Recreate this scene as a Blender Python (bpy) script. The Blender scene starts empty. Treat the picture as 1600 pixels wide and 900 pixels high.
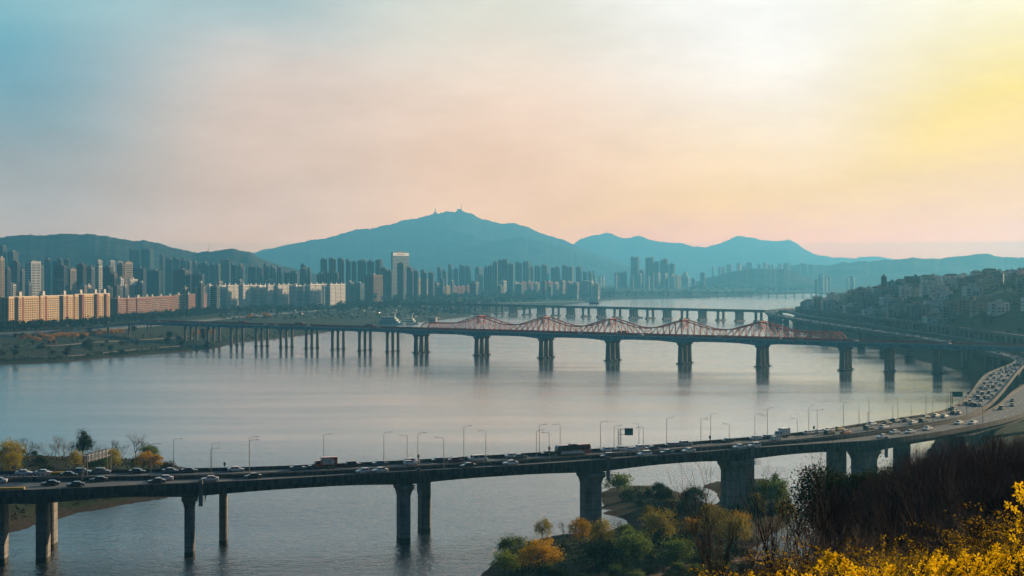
import bpy, math, random
import numpy as np
from math import radians as RAD, sin, cos, tan, atan2, sqrt, pi
from mathutils import Vector, Matrix

# ------------------------------------------------------------------ camera
SC = bpy.context.scene
COL = SC.collection
CAMZ, FPX, HOR = 75.0, 2000.0, 432.0
cd = bpy.data.cameras.new("camera"); cam = bpy.data.objects.new("camera", cd); COL.objects.link(cam)
cam.location = (0, 0, CAMZ); cam.rotation_euler = (RAD(90), 0, 0)
cd.sensor_width = 36.0; cd.lens = 36.0*FPX/1600.0
cd.shift_y = (HOR-450.0)/1600.0
cd.clip_start = 0.1; cd.clip_end = 80000
SC.camera = cam

# ------------------------------------------------------------------ sun and sky
SUN_AZ, SUN_EL = 54.0, 14.0        # degrees right of the view axis, above the horizon
sd = bpy.data.lights.new("sun", 'SUN'); sun = bpy.data.objects.new("sun", sd); COL.objects.link(sun)
sdir = Vector((sin(RAD(SUN_AZ))*cos(RAD(SUN_EL)), cos(RAD(SUN_AZ))*cos(RAD(SUN_EL)), sin(RAD(SUN_EL))))
sun.rotation_euler = (-sdir).to_track_quat('-Z', 'Y').to_euler()
sun.location = (300, 200, 400)
sd.energy = 5.0; sd.angle = RAD(0.6); sd.color = (1.0, 0.70, 0.42)

def s2l(c):
    return tuple((v/255/12.92 if v/255 <= 0.04045 else ((v/255+0.055)/1.055)**2.4) for v in c)
world = bpy.data.worlds.new("World"); SC.world = world; world.use_nodes = True
wt = world.node_tree; wt.nodes.clear()
def WN(t, **k):
    n = wt.nodes.new(t)
    for a, b in k.items(): setattr(n, a, b)
    return n
def WL(a, b): wt.links.new(a, b)
def wmath(op, a, b=None):
    n = WN('ShaderNodeMath', operation=op)
    for i, v in enumerate((a, b)):
        if v is None: continue
        if isinstance(v, (int, float)): n.inputs[i].default_value = v
        else: WL(v, n.inputs[i])
    return n.outputs[0]
def wmap(v, a, b, c=0.0, d=1.0, smooth=True):
    n = WN('ShaderNodeMapRange', interpolation_type='SMOOTHSTEP' if smooth else 'LINEAR')
    WL(v, n.inputs[0])
    for i, x in enumerate((a, b, c, d)): n.inputs[i+1].default_value = x
    return n.outputs[0]
def wmix(f, a, b, mode='MIX'):
    n = WN('ShaderNodeMix', data_type='RGBA', blend_type=mode)
    for i, v in ((0, f), (6, a), (7, b)):
        if isinstance(v, (int, float)): n.inputs[i].default_value = v
        elif isinstance(v, tuple): n.inputs[i].default_value = v
        else: WL(v, n.inputs[i])
    return n.outputs[2]
tc = WN('ShaderNodeTexCoord'); sx = WN('ShaderNodeSeparateXYZ'); WL(tc.outputs['Generated'], sx.inputs[0])
DX, DY, DZ = sx.outputs
az = wmath('ARCTAN2', DX, DY); el = wmath('ARCSINE', DZ)
cmb = WN('ShaderNodeCombineXYZ'); WL(az, cmb.inputs[0]); WL(wmath('MULTIPLY', el, 3.2), cmb.inputs[1])
def wnoise(scale, detail, rough, off):
    n = WN('ShaderNodeTexNoise'); n.inputs['Scale'].default_value = scale
    n.inputs['Detail'].default_value = detail; n.inputs['Roughness'].default_value = rough
    m = WN('ShaderNodeVectorMath', operation='ADD'); m.inputs[1].default_value = (off, off*.7, off*.3)
    WL(cmb.outputs[0], m.inputs[0]); WL(m.outputs[0], n.inputs['Vector'])
    return n.outputs['Fac']
wob = wnoise(2.6, 5, 0.55, 3.1)                  # bends the bands of the veil of thin cloud
elw = wmath('ADD', el, wmath('MULTIPLY', wmath('SUBTRACT', wob, 0.5), 0.055))
azw = wmath('ADD', az, wmath('MULTIPLY', wmath('SUBTRACT', wnoise(1.7, 4, 0.5, 9.4), 0.5), 0.16))
ELMAX = RAD(60)
def column(stops):
    n = WN('ShaderNodeValToRGB'); cr = n.color_ramp; cr.interpolation = 'B_SPLINE'
    while len(cr.elements) < len(stops): cr.elements.new(0.5)
    for e, (deg, c) in zip(cr.elements, stops):
        e.position = deg/60.0; e.color = (*s2l(c), 1)
    WL(wmath('DIVIDE', elw, ELMAX), n.inputs[0])
    return n.outputs[0]
SKYCOLS = [
 (-21.8, [(0, (196, 190, 188)), (2.5, (180, 186, 188)), (5, (166, 181, 187)), (7, (134, 174, 187)), (9.5, (108, 168, 187)), (11, (132, 188, 200)), (13, (150, 195, 205)), (30, (112, 150, 172)), (60, (70, 104, 132))]),
 (-11.3, [(0, (222, 200, 188)), (2.5, (212, 197, 190)), (5, (220, 199, 187)), (7.5, (222, 203, 192)), (9.5, (212, 205, 200)), (11.5, (168, 196, 202)), (13, (172, 198, 204)), (30, (130, 160, 178)), (60, (74, 106, 134))]),
 (0.0,   [(0, (238, 205, 180)), (2.5, (236, 206, 184)), (5, (242, 208, 184)), (8, (243, 220, 203)), (10, (238, 228, 214)), (12, (228, 230, 218)), (15, (220, 226, 222)), (30, (160, 180, 190)), (60, (80, 110, 136))]),
 (11.3,  [(0, (250, 210, 165)), (2.5, (249, 213, 170)), (5, (250, 222, 188)), (7.5, (254, 238, 218)), (9.5, (255, 251, 246)), (12, (255, 254, 250)), (16, (252, 250, 246)), (30, (190, 198, 200)), (60, (86, 114, 138))]),
 (21.8,  [(0, (251, 212, 146)), (2.5, (251, 215, 138)), (5, (252, 216, 124)), (7, (253, 219, 106)), (9, (254, 233, 168)), (12, (255, 250, 226)), (16, (252, 250, 240)), (30, (196, 202, 202)), (60, (88, 114, 138))]),
]
cur = column(SKYCOLS[0][1])
for (a0, _), (a1, st) in zip(SKYCOLS[:-1], SKYCOLS[1:]):
    cur = wmix(wmap(azw, RAD(a0), RAD(a1)), cur, column(st))
wisps = wmap(wnoise(3.4, 9, 0.66, 21.7), 0.36, 0.66, 0.93, 1.045)
wis2 = wmap(wnoise(9.0, 8, 0.7, 4.2), 0.3, 0.7, 0.972, 1.025)
cn = WN('ShaderNodeVectorMath', operation='SCALE'); WL(cur, cn.inputs[0]); WL(wmath('MULTIPLY', wisps, wis2), cn.inputs['Scale']); cur = cn.outputs[0]
back = column([(0, (78, 120, 142)), (6, (62, 108, 132)), (14, (52, 98, 124)), (30, (47, 88, 114)), (60, (44, 82, 108))])
behind = wmap(DY, -0.35, 0.62)
cur = wmix(behind, back, cur)
# the river haze dims and tints the sky low down; the sky beyond it is the brighter for that
EXPO = 0.65; HAZE_DEN, HAZE_TOP = 0.00013, 770.0; HAZE_L, HAZE_R = (0.07, 0.22, 0.275), (0.115, 0.325, 0.37)
tau = wmath('MINIMUM', wmath('DIVIDE', HAZE_DEN*(HAZE_TOP-CAMZ), wmath('MAXIMUM', DZ, 0.02)), 3.4)
trans = wmath('POWER', 2.71828, wmath('MULTIPLY', tau, -1.0))
def wscale(c, f):
    n = WN('ShaderNodeVectorMath', operation='SCALE')
    if isinstance(c, tuple): n.inputs[0].default_value = c
    else: WL(c, n.inputs[0])
    if isinstance(f, (int, float)): n.inputs['Scale'].default_value = f
    else: WL(f, n.inputs['Scale'])
    return n.outputs[0]
def wvec(op, a, b):
    n = WN('ShaderNodeVectorMath', operation=op); WL(a, n.inputs[0])
    if isinstance(b, tuple): n.inputs[1].default_value = b
    else: WL(b, n.inputs[1])
    return n.outputs[0]
veil = wscale(wmix(wmap(az, RAD(-22), RAD(20)), (*HAZE_L, 1), (*HAZE_R, 1)), wmath('SUBTRACT', 1.0, trans))
cur = wscale(wvec('MAXIMUM', wvec('SUBTRACT', wscale(cur, 1/2**EXPO), veil), (0.004, 0.004, 0.004)), wmath('DIVIDE', 1.0, trans))
sky = WN('ShaderNodeTexSky', sky_type='NISHITA'); sky.sun_disc = False
sky.sun_elevation = RAD(SUN_EL); sky.sun_rotation = RAD(SUN_AZ); sky.dust_density = 3.0; sky.altitude = 80
bg1 = WN('ShaderNodeBackground'); WL(cur, bg1.inputs[0]); bg1.inputs[1].default_value = 1.0
bg2 = WN('ShaderNodeBackground'); WL(sky.outputs[0], bg2.inputs[0]); bg2.inputs[1].default_value = 0.05
bg_mix = WN('ShaderNodeMixShader'); bg_mix.inputs[0].default_value = 0.04
WL(bg1.outputs[0], bg_mix.inputs[1]); WL(bg2.outputs[0], bg_mix.inputs[2])
wo = WN('ShaderNodeOutputWorld'); WL(bg_mix.outputs[0], wo.inputs['Surface'])
world.cycles.sampling_method = 'MANUAL'; world.cycles.sample_map_resolution = 512

vs = SC.view_settings
vs.view_transform = 'Standard'; vs.look = 'None'; vs.exposure = EXPO; vs.gamma = 1.0; vs.use_curve_mapping = False
cy = SC.cycles
cy.use_denoising = True; cy.use_adaptive_sampling = True; cy.adaptive_threshold = 0.008
cy.max_bounces = 5; cy.diffuse_bounces = 2; cy.glossy_bounces = 3; cy.transmission_bounces = 3; cy.transparent_max_bounces = 8
cy.volume_bounces = 2; cy.sample_clamp_indirect = 4.0; cy.caustics_reflective = False; cy.caustics_refractive = False
try:
    cy.denoiser = 'OPENIMAGEDENOISE'; cy.denoising_prefilter = 'ACCURATE'
except Exception: pass

# ------------------------------------------------------------------ helpers
rng = random.Random(7)
npr = np.random.RandomState(11)
def gp(x, y, z=0.0):
    """the point of height z that stands at photograph pixel (x, y)"""
    Y = (CAMZ-z)*FPX/(y-HOR)
    return Vector(((x-800)/FPX*Y, Y, z))
def px(p): return 800+p[0]/p[1]*FPX, HOR+(CAMZ-p[2])/p[1]*FPX
ORD = ['first','second','third','fourth','fifth','sixth','seventh','eighth','ninth','tenth','eleventh','twelfth','thirteenth','fourteenth','fifteenth','sixteenth','seventeenth','eighteenth','nineteenth']
TENS = {20:'twent',30:'thirt',40:'fort',50:'fift',60:'sixt',70:'sevent',80:'eight',90:'ninet'}
def ordn(n):
    if n < 20: return ORD[n-1]
    if n >= 100: return 'hundredth' if n == 100 else 'hundred-and-'+ordn(n-100)
    t, u = n//10*10, n % 10
    return TENS[t]+('ieth' if u == 0 else 'y-'+ORD[u-1])

MATS = {}
def mat(name, col, rough=0.8, var=0.25, scale=1.0, metal=0.0, bump=0.0, col2=None, detail=6, streak=None, spec=0.4, coord='Object'):
    if name in MATS: return MATS[name]
    m = bpy.data.materials.new(name); m.use_nodes = True
    nt = m.node_tree; b = nt.nodes['Principled BSDF']
    b.inputs['Roughness'].default_value = rough; b.inputs['Metallic'].default_value = metal
    b.inputs['Specular IOR Level'].default_value = spec
    t = nt.nodes.new('ShaderNodeTexCoord'); n = nt.nodes.new('ShaderNodeTexNoise')
    mp = nt.nodes.new('ShaderNodeMapping'); nt.links.new(t.outputs[coord], mp.inputs[0])
    if streak: mp.inputs['Scale'].default_value = streak
    nt.links.new(mp.outputs[0], n.inputs['Vector'])
    n.inputs['Scale'].default_value = scale; n.inputs['Detail'].default_value = detail; n.inputs['Roughness'].default_value = 0.62
    r = nt.nodes.new('ShaderNodeValToRGB')
    c2 = col2 or tuple(min(1, c*(1+var)) for c in col)
    c1 = tuple(c*(1-var) for c in col) if col2 is None else col
    r.color_ramp.elements[0].position = 0.33; r.color_ramp.elements[1].position = 0.67
    r.color_ramp.elements[0].color = (*c1, 1); r.color_ramp.elements[1].color = (*c2, 1)
    nt.links.new(n.outputs['Fac'], r.inputs[0]); nt.links.new(r.outputs[0], b.inputs['Base Color'])
    if bump:
        bp = nt.nodes.new('ShaderNodeBump'); bp.inputs['Strength'].default_value = bump; bp.inputs['Distance'].default_value = 0.1
        nt.links.new(n.outputs['Fac'], bp.inputs['Height']); nt.links.new(bp.outputs[0], b.inputs['Normal'])
    MATS[name] = m
    return m
def leafmat(name, col, var=0.35, trans=0.35, scale=0.8):
    if name in MATS: return MATS[name]
    m = bpy.data.materials.new(name); m.use_nodes = True; nt = m.node_tree; nt.nodes.clear()
    o = nt.nodes.new('ShaderNodeOutputMaterial'); d = nt.nodes.new('ShaderNodeBsdfDiffuse'); tr = nt.nodes.new('ShaderNodeBsdfTranslucent')
    mx = nt.nodes.new('ShaderNodeMixShader'); mx.inputs[0].default_value = trans
    t = nt.nodes.new('ShaderNodeTexCoord'); n = nt.nodes.new('ShaderNodeTexNoise'); n.inputs['Scale'].default_value = scale; n.inputs['Detail'].default_value = 3
    oi = nt.nodes.new('ShaderNodeObjectInfo')
    nt.links.new(t.outputs['Object'], n.inputs['Vector'])
    ad = nt.nodes.new('ShaderNodeMath'); ad.operation = 'MULTIPLY_ADD'; ad.inputs[1].default_value = 0.35; nt.links.new(oi.outputs['Random'], ad.inputs[0])
    nt.links.new(n.outputs['Fac'], ad.inputs[2])
    r = nt.nodes.new('ShaderNodeValToRGB'); r.color_ramp.elements[0].position = 0.4; r.color_ramp.elements[1].position = 0.95
    r.color_ramp.elements[0].color = (*[c*(1-var) for c in col], 1); r.color_ramp.elements[1].color = (*[c*(1+var) for c in col], 1)
    nt.links.new(ad.outputs[0], r.inputs[0]); nt.links.new(r.outputs[0], d.inputs[0]); nt.links.new(r.outputs[0], tr.inputs[0])
    nt.links.new(d.outputs[0], mx.inputs[1]); nt.links.new(tr.outputs[0], mx.inputs[2]); nt.links.new(mx.outputs[0], o.inputs[0])
    MATS[name] = m
    return m

class MB:
    def __init__(s): s.v = []; s.f = []; s.m = []
    def add(s, vs, fs, m=0):
        o = len(s.v); s.v += [tuple(p) for p in vs]
        for f in fs: s.f.append(tuple(i+o for i in f)); s.m.append(m)
    def box(s, x0, x1, y0, y1, z0, z1, m=0):
        s.add([(x0,y0,z0),(x1,y0,z0),(x1,y1,z0),(x0,y1,z0),(x0,y0,z1),(x1,y0,z1),(x1,y1,z1),(x0,y1,z1)],
              [(0,3,2,1),(4,5,6,7),(0,1,5,4),(1,2,6,5),(2,3,7,6),(3,0,4,7)], m)
    def loft(s, rings, m=0, cap=True):
        n = len(rings[0]); o = len(s.v)
        for r in rings: s.v += [tuple(p) for p in r]
        for k in range(len(rings)-1):
            for i in range(n):
                j = (i+1) % n
                s.f.append((o+k*n+i, o+k*n+j, o+(k+1)*n+j, o+(k+1)*n+i)); s.m.append(m)
        if cap:
            s.f.append(tuple(o+i for i in reversed(range(n)))); s.m.append(m)
            q = o+(len(rings)-1)*n; s.f.append(tuple(q+i for i in range(n))); s.m.append(m)
    def tube(s, p0, p1, r0, r1, n=4, m=0, cap=False):
        p0 = Vector(p0); p1 = Vector(p1); d = (p1-p0)
        if d.length < 1e-6: return
        d.normalize(); a = d.orthogonal().normalized(); b = d.cross(a)
        R = []
        for p, r in ((p0, r0), (p1, r1)):
            R.append([p+a*(r*cos(2*pi*i/n))+b*(r*sin(2*pi*i/n)) for i in range(n)])
        s.loft(R, m, cap)
    def bar(s, p0, p1, w, h, m=0):
        """rectangular bar between two points, w across, h in its upright direction"""
        p0 = Vector(p0); p1 = Vector(p1); d = (p1-p0).normalized()
        up = Vector((0,0,1)) if abs(d.z) < 0.98 else Vector((1,0,0))
        a = d.cross(up).normalized(); b = a.cross(d).normalized()
        R = [[p+a*(sx*w/2)+b*(sy*h/2) for sx, sy in ((-1,-1),(1,-1),(1,1),(-1,1))] for p in (p0, p1)]
        s.loft(R, m)
    def prism(s, poly, z0, z1, m=0):
        s.loft([[(x, y, z0) for x, y in poly], [(x, y, z1) for x, y in poly]], m)
    def mesh(s, name, mats, smooth=False):
        me = bpy.data.meshes.new(name); me.from_pydata(s.v, [], s.f)
        for m in (mats if isinstance(mats, (list, tuple)) else [mats]): me.materials.append(m)
        if s.m and max(s.m) > 0: me.polygons.foreach_set('material_index', s.m)
        if smooth: me.polygons.foreach_set('use_smooth', [True]*len(s.f))
        me.update(); return me
    def build(s, name, mats, parent=None, smooth=False, **k):
        return link(name, s.mesh(name, mats, smooth), parent, **k)
def link(name, me, parent=None, loc=None, rz=None, label=None, cat=None, group=None, kind=None):
    o = bpy.data.objects.new(name, me); COL.objects.link(o)
    if parent is not None: o.parent = parent
    if loc is not None: o.location = loc
    if rz is not None: o.rotation_euler = (0, 0, rz)
    if label: o['label'] = label
    if cat: o['category'] = cat
    if group: o['group'] = group
    if kind: o['kind'] = kind
    return o
def thing(name, label, cat, loc=(0,0,0), rz=0.0, group=None):
    return link(name, None, None, loc, rz, label, cat, group)
def copy_tree(o, parent=None):
    c = o.copy(); COL.objects.link(c); c.parent = parent
    for ch in list(o.children): copy_tree(ch, c)
    return c
def npmesh(name, v, f, mats, smooth=False, mi=None):
    """v (n,3), f (m,k) numpy arrays"""
    me = bpy.data.meshes.new(name); v = np.asarray(v, dtype=np.float32); f = np.asarray(f, dtype=np.int32)
    me.vertices.add(len(v)); me.vertices.foreach_set('co', v.ravel())
    k = f.shape[1]; me.loops.add(f.size); me.polygons.add(len(f))
    me.polygons.foreach_set('loop_start', np.arange(0, f.size, k, dtype=np.int32))
    me.loops.foreach_set('vertex_index', f.ravel())
    for m in (mats if isinstance(mats, (list, tuple)) else [mats]): me.materials.append(m)
    if mi is not None: me.polygons.foreach_set('material_index', np.asarray(mi, dtype=np.int32))
    if smooth: me.polygons.foreach_set('use_smooth', np.ones(len(f), dtype=bool))
    me.update(calc_edges=True); me.validate(); return me
def vnoise(x, y, seed=0):
    """smooth value noise, numpy"""
    x = np.asarray(x, dtype=np.float64); y = np.asarray(y, dtype=np.float64)
    xi = np.floor(x).astype(np.int64); yi = np.floor(y).astype(np.int64); fx = x-xi; fy = y-yi
    fx = fx*fx*(3-2*fx); fy = fy*fy*(3-2*fy)
    def h(a, b):
        n = (a*374761393+b*668265263+seed*1442695041) & 0x7fffffff
        n = ((n ^ (n >> 13))*1274126177) & 0x7fffffff
        return ((n ^ (n >> 16)) & 0xffff)/65535.0
    return (h(xi,yi)*(1-fx)+h(xi+1,yi)*fx)*(1-fy)+(h(xi,yi+1)*(1-fx)+h(xi+1,yi+1)*fx)*fy
def fbm(x, y, oct=4, seed=0):
    a, s, t = 1.0, 0.0, 0.0
    for i in range(oct):
        s = s+a*(vnoise(x, y, seed+i)-0.5); t += a; a *= 0.55; x = x*2.03; y = y*2.03
    return s/t*2
def catmull(P, n):
    P = [np.array(p, float) for p in P]; P = [2*P[0]-P[1]]+P+[2*P[-1]-P[-2]]; out = []
    for i in range(1, len(P)-2):
        for k in range(n):
            t = k/n; a, b, c, d = P[i-1:i+3]
            out.append(0.5*((2*b)+(-a+c)*t+(2*a-5*b+4*c-d)*t*t+(-a+3*b-3*c+d)*t**3))
    out.append(P[-2]); return np.array(out)
def resample(P, n):
    P = np.asarray(P); d = np.r_[0, np.cumsum(np.linalg.norm(np.diff(P, axis=0), axis=1))]
    t = np.linspace(0, d[-1], n); return np.stack([np.interp(t, d, P[:, i]) for i in range(P.shape[1])], 1)

# ------------------------------------------------------------------ ground, river, hills
def poly_sd(poly, X, Y):
    """signed distance, positive inside"""
    P = np.array(poly, float); d = np.full(X.shape, 1e18); ins = np.zeros(X.shape, bool)
    for i in range(len(P)):
        a, b = P[i], P[(i+1) % len(P)]; e = b-a; L = e@e
        wx, wy = X-a[0], Y-a[1]; t = np.clip((wx*e[0]+wy*e[1])/L, 0, 1)
        dx, dy = wx-e[0]*t, wy-e[1]*t; d = np.minimum(d, dx*dx+dy*dy)
        c = ((a[1] <= Y) & (b[1] > Y)) | ((b[1] <= Y) & (a[1] > Y))
        with np.errstate(divide='ignore', invalid='ignore'):
            xc = a[0]+(Y-a[1])/(b[1]-a[1] if b[1] != a[1] else 1e-9)*e[0]
        ins ^= c & (X < xc)
    return np.where(ins, 1, -1)*np.sqrt(d)
def W2(l): return [tuple(gp(x, y)[:2]) for x, y in l]
LEFT_BANK = [(-1500,900),(-700,1020)]+W2([(-40,573),(0,570),(60,568),(100,566),(160,560),(215,556),(260,552),(300,549),(335,545),(352,540),(375,535),(430,530),(490,522),(560,512),(640,505),(683,501),(732,494),(790,487),(850,481),(905,474),(935,470),(965,468),(1080,466),(1180,462.5),(1260,458),(1340,454.6)])+[(4000,14000),(9000,27000),(-30000,27000),(-30000,900)]
RIGHT_BANK = [(112,450),(145,484),(167,521),(192,581),(237,688),(312,867),(355,1000),(366,1145),(375,1250),(380,1600),(395,1800),(440,2000),(600,2500),(967,3950),(1500,6000),(2600,9000),(5000,14000),(30000,14000),(30000,100),(60,100),(70,300),(96,400)]
NEAR_BANK = [(-400,200),(-60,262)]+W2([(700,930),(745,905),(770,882),(800,860),(850,840),(880,834),(920,833),(940,834),(962,826),(984,818),(976,811),(956,806),(939,802),(957,797),(936,795),(943,787),(933,773),(950,763.6),(976,758),(1016,760),(1042,765),(1076,774),(1092,780),(1112,789),(1126,783),(1120,771),(1096,757),(1112,752),(1140,750),(1190,748),(1218,754),(1236,775),(1240,800),(1222,830),(1180,856)])+[(70,330),(60,250),(200,150),(200,-200),(-400,-200)]
ISLAND = [(-146,372),(-138,405),(-129,419),(-117,434),(-116,455),(-121,480),(-126,500),(-146,520),(-180,530),(-330,538),(-420,500),(-420,380),(-210,352)]
EXTRA = [W2([(1098,762),(1120,758),(1150,762),(1140,772),(1118,766)])]
HILL_A = [-0.9,-0.1,0.08,0.16,0.25,0.33,0.4,0.55,0.9]
HILL_K = [.36,.32,.275,.248,.214,.19,.17,.155,.15]
RD = [0,25,60,110,200,300,600]; RH = [0,9,25,41,53,59,63]
RLY = [0,800,930,1050,1500,1700,1900,2200,2500,3000]; RLV = [0,0,.25,.9,1,.97,.8,.42,.2,.0]
def wall_x(Y): return np.interp(Y, [900,980,1156,1400,1800,2100,2600], [398,404,412,420,432,450,520])
def ground_z(X, Y):
    X = np.asarray(X, float); Y = np.asarray(Y, float)
    z = np.full(X.shape, -3.0)
    jit = fbm(X/9, Y/9, 3, 5)*np.clip(Y/220, .6, 4)*1.2
    near = Y < 900
    d = poly_sd(LEFT_BANK, X, Y)+jit
    zl = np.where(d > 0, np.minimum(d*0.16, 3.2)+np.clip((d-95)/60, 0, 1)*4.5+np.clip((d-30)/40, 0, 1)*1.0, np.maximum(d*0.1, -3))
    zl = zl+16*np.clip((d-120)/450, 0, 1)*np.clip((Y-2700)/900, 0, 1)
    zl = zl+np.where(d > 5, fbm(X/60, Y/60, 3, 3)*0.6, 0)
    z = np.maximum(z, zl)
    d = poly_sd(RIGHT_BANK, X, Y)+jit*0.6
    zr = np.where(d > 0, np.minimum(d*0.22, 4.5)+np.clip((d-20)/60, 0, 1)*1.0, np.maximum(d*.1, -3))
    w = wall_x(Y); L = np.interp(Y, RLY, RLV)
    hr = np.interp(X-w-3, RD, RH)
    up = np.where(X > w+1.0, 19.0*np.interp(Y, [850,980,2000,2600], [0,1,1,.3])+hr*L+fbm(X/45, Y/45, 3, 8)*3*L*np.clip((X-w)/60,0,1), zr)
    z = np.maximum(z, np.maximum(zr, np.where(d > 0, up, -3)))
    d = poly_sd(NEAR_BANK, X, Y)+jit*0.45
    zn = np.where(d > 0, np.minimum(d*0.13, 1.8)+np.clip((d-14)/40, 0, 1)*4.0+fbm(X/12, Y/12, 3, 21)*0.35, np.maximum(d*.1, -3))
    z = np.maximum(z, zn)
    d = poly_sd(ISLAND, X, Y)+jit*0.5
    zi = np.where(d > 0, np.minimum(d*0.2, 2.2)+np.clip((d-10)/30, 0, 1)*2.6+fbm(X/14, Y/14, 3, 22)*0.5, np.maximum(d*.1, -3))
    z = np.maximum(z, zi)
    for E in EXTRA:
        d = poly_sd(E, X, Y)+jit*0.2; z = np.maximum(z, np.where(d > 0, np.minimum(d*.1, .8), -3))
    a = X/np.maximum(np.abs(Y), 4.0)
    k = np.interp(a, HILL_A, HILL_K)
    r = np.maximum(Y, -40)
    zh = 73.35-k*np.maximum(r-0.5, -30)+fbm(X/7, Y/7, 3, 31)*np.clip(np.abs(Y)/40, .05, 1.0)
    zh = np.where(Y < 1, np.minimum(zh, 73.5-0.12*np.abs(X)), zh)
    z = np.maximum(z, np.where(Y < 600, zh, -3))
    return z
def hit(x, y, y0=120.0, y1=5000.0):
    """where the view line of a photograph pixel meets the ground"""
    Ys = np.exp(np.linspace(math.log(y0), math.log(y1), 900)); zz = CAMZ-(y-HOR)/FPX*Ys; g = np.maximum(grid_z((x-800)/FPX*Ys, Ys), 0)
    i = np.argmax(g >= zz) if (g >= zz).any() else np.argmax(g-zz)
    return Vector(((x-800)/FPX*Ys[i], Ys[i], float(g[i])))

vv = np.concatenate([np.linspace(-60, 2, 14)[:-1], np.exp(np.linspace(math.log(2), math.log(150), 70))[:-1], np.exp(np.linspace(math.log(150), math.log(720), 250))[:-1], np.exp(np.linspace(math.log(720), math.log(2600), 170))[:-1], np.exp(np.linspace(math.log(2600), math.log(26000), 76))])
uu = np.concatenate([np.linspace(-1.1, -0.46, 22)[:-1], np.linspace(-0.46, 0.46, 360)[:-1], np.linspace(0.46, 1.1, 24)])
U, V = np.meshgrid(uu, vv)
GX = U*np.maximum(np.abs(V), 55*(V < 55)); GY = V
GX = np.where(V < 55, U*55, GX)
GZ = ground_z(GX, GY)
nu, nv = len(uu), len(vv)
def grid_z(x, y):
    """height of the ground sheet at a point"""
    x = np.asarray(x, float); y = np.asarray(y, float); u = np.where(y < 55, x/55, x/np.maximum(y, 1))
    i = np.clip(np.searchsorted(uu, u)-1, 0, nu-2); j = np.clip(np.searchsorted(vv, y)-1, 0, nv-2)
    fu = np.clip((u-uu[i])/(uu[i+1]-uu[i]), 0, 1); fv = np.clip((y-vv[j])/(vv[j+1]-vv[j]), 0, 1)
    return (GZ[j,i]*(1-fu)+GZ[j,i+1]*fu)*(1-fv)+(GZ[j+1,i]*(1-fu)+GZ[j+1,i+1]*fu)*fv
def gz(x, y): return float(grid_z(x, y))
idx = np.arange(nu*nv).reshape(nv, nu)
F = np.stack([idx[:-1,:-1], idx[:-1,1:], idx[1:,1:], idx[1:,:-1]], -1).reshape(-1, 4)
def ground_material():
    m = bpy.data.materials.new('bank_soil_and_grass'); m.use_nodes = True; nt = m.node_tree; b = nt.nodes['Principled BSDF']
    b.inputs['Roughness'].default_value = 0.95; b.inputs['Specular IOR Level'].default_value = 0.15
    g = nt.nodes.new('ShaderNodeNewGeometry'); sp = nt.nodes.new('ShaderNodeSeparateXYZ'); nt.links.new(g.outputs['Position'], sp.inputs[0])
    def noise(s, d):
        n = nt.nodes.new('ShaderNodeTexNoise'); n.inputs['Scale'].default_value = s; n.inputs['Detail'].default_value = d; n.inputs['Roughness'].default_value = .65
        nt.links.new(g.outputs['Position'], n.inputs['Vector']); return n.outputs['Fac']
    def ramp(v, st):
        r = nt.nodes.new('ShaderNodeValToRGB')
        while len(r.color_ramp.elements) < len(st): r.color_ramp.elements.new(.5)
        for e, (p, c) in zip(r.color_ramp.elements, st): e.position = p; e.color = (*c, 1)
        nt.links.new(v, r.inputs[0]); return r.outputs[0]
    n1, n2 = noise(0.045, 8), noise(0.6, 6)
    grass = ramp(n1, [(.3, (.014,.024,.011)), (.45, (.03,.054,.019)), (.56, (.04,.048,.024)), (.7, (.06,.05,.034))])
    fine = ramp(n2, [(.3, (.5,.5,.5)), (.7, (1.35,1.3,1.2))])
    mu = nt.nodes.new('ShaderNodeMix'); mu.data_type = 'RGBA'; mu.blend_type = 'MULTIPLY'; mu.inputs[0].default_value = 1
    nt.links.new(grass, mu.inputs[6]); nt.links.new(fine, mu.inputs[7])
    sand = ramp(n2, [(.3, (.03,.022,.017)), (.7, (.075,.05,.034))])
    ad = nt.nodes.new('ShaderNodeMath'); ad.operation = 'MULTIPLY_ADD'; ad.inputs[1].default_value = 1.6; nt.links.new(n2, ad.inputs[0]); nt.links.new(sp.outputs['Z'], ad.inputs[2])
    mr = nt.nodes.new('ShaderNodeMapRange'); nt.links.new(ad.outputs[0], mr.inputs[0]); mr.inputs[1].default_value = 1.0; mr.inputs[2].default_value = 2.1
    mx = nt.nodes.new('ShaderNodeMix'); mx.data_type = 'RGBA'; nt.links.new(mr.outputs[0], mx.inputs[0]); nt.links.new(sand, mx.inputs[6]); nt.links.new(mu.outputs[2], mx.inputs[7])
    nt.links.new(mx.outputs[2], b.inputs['Base Color'])
    bp = nt.nodes.new('ShaderNodeBump'); bp.inputs['Strength'].default_value = .8; bp.inputs['Distance'].default_value = .6; nt.links.new(n2, bp.inputs['Height']); nt.links.new(bp.outputs[0], b.inputs['Normal'])
    return m
gm = ground_material()
link('ground', npmesh('ground', np.stack([GX, GY, GZ], -1).reshape(-1, 3), F, gm, True), kind='structure')

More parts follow.
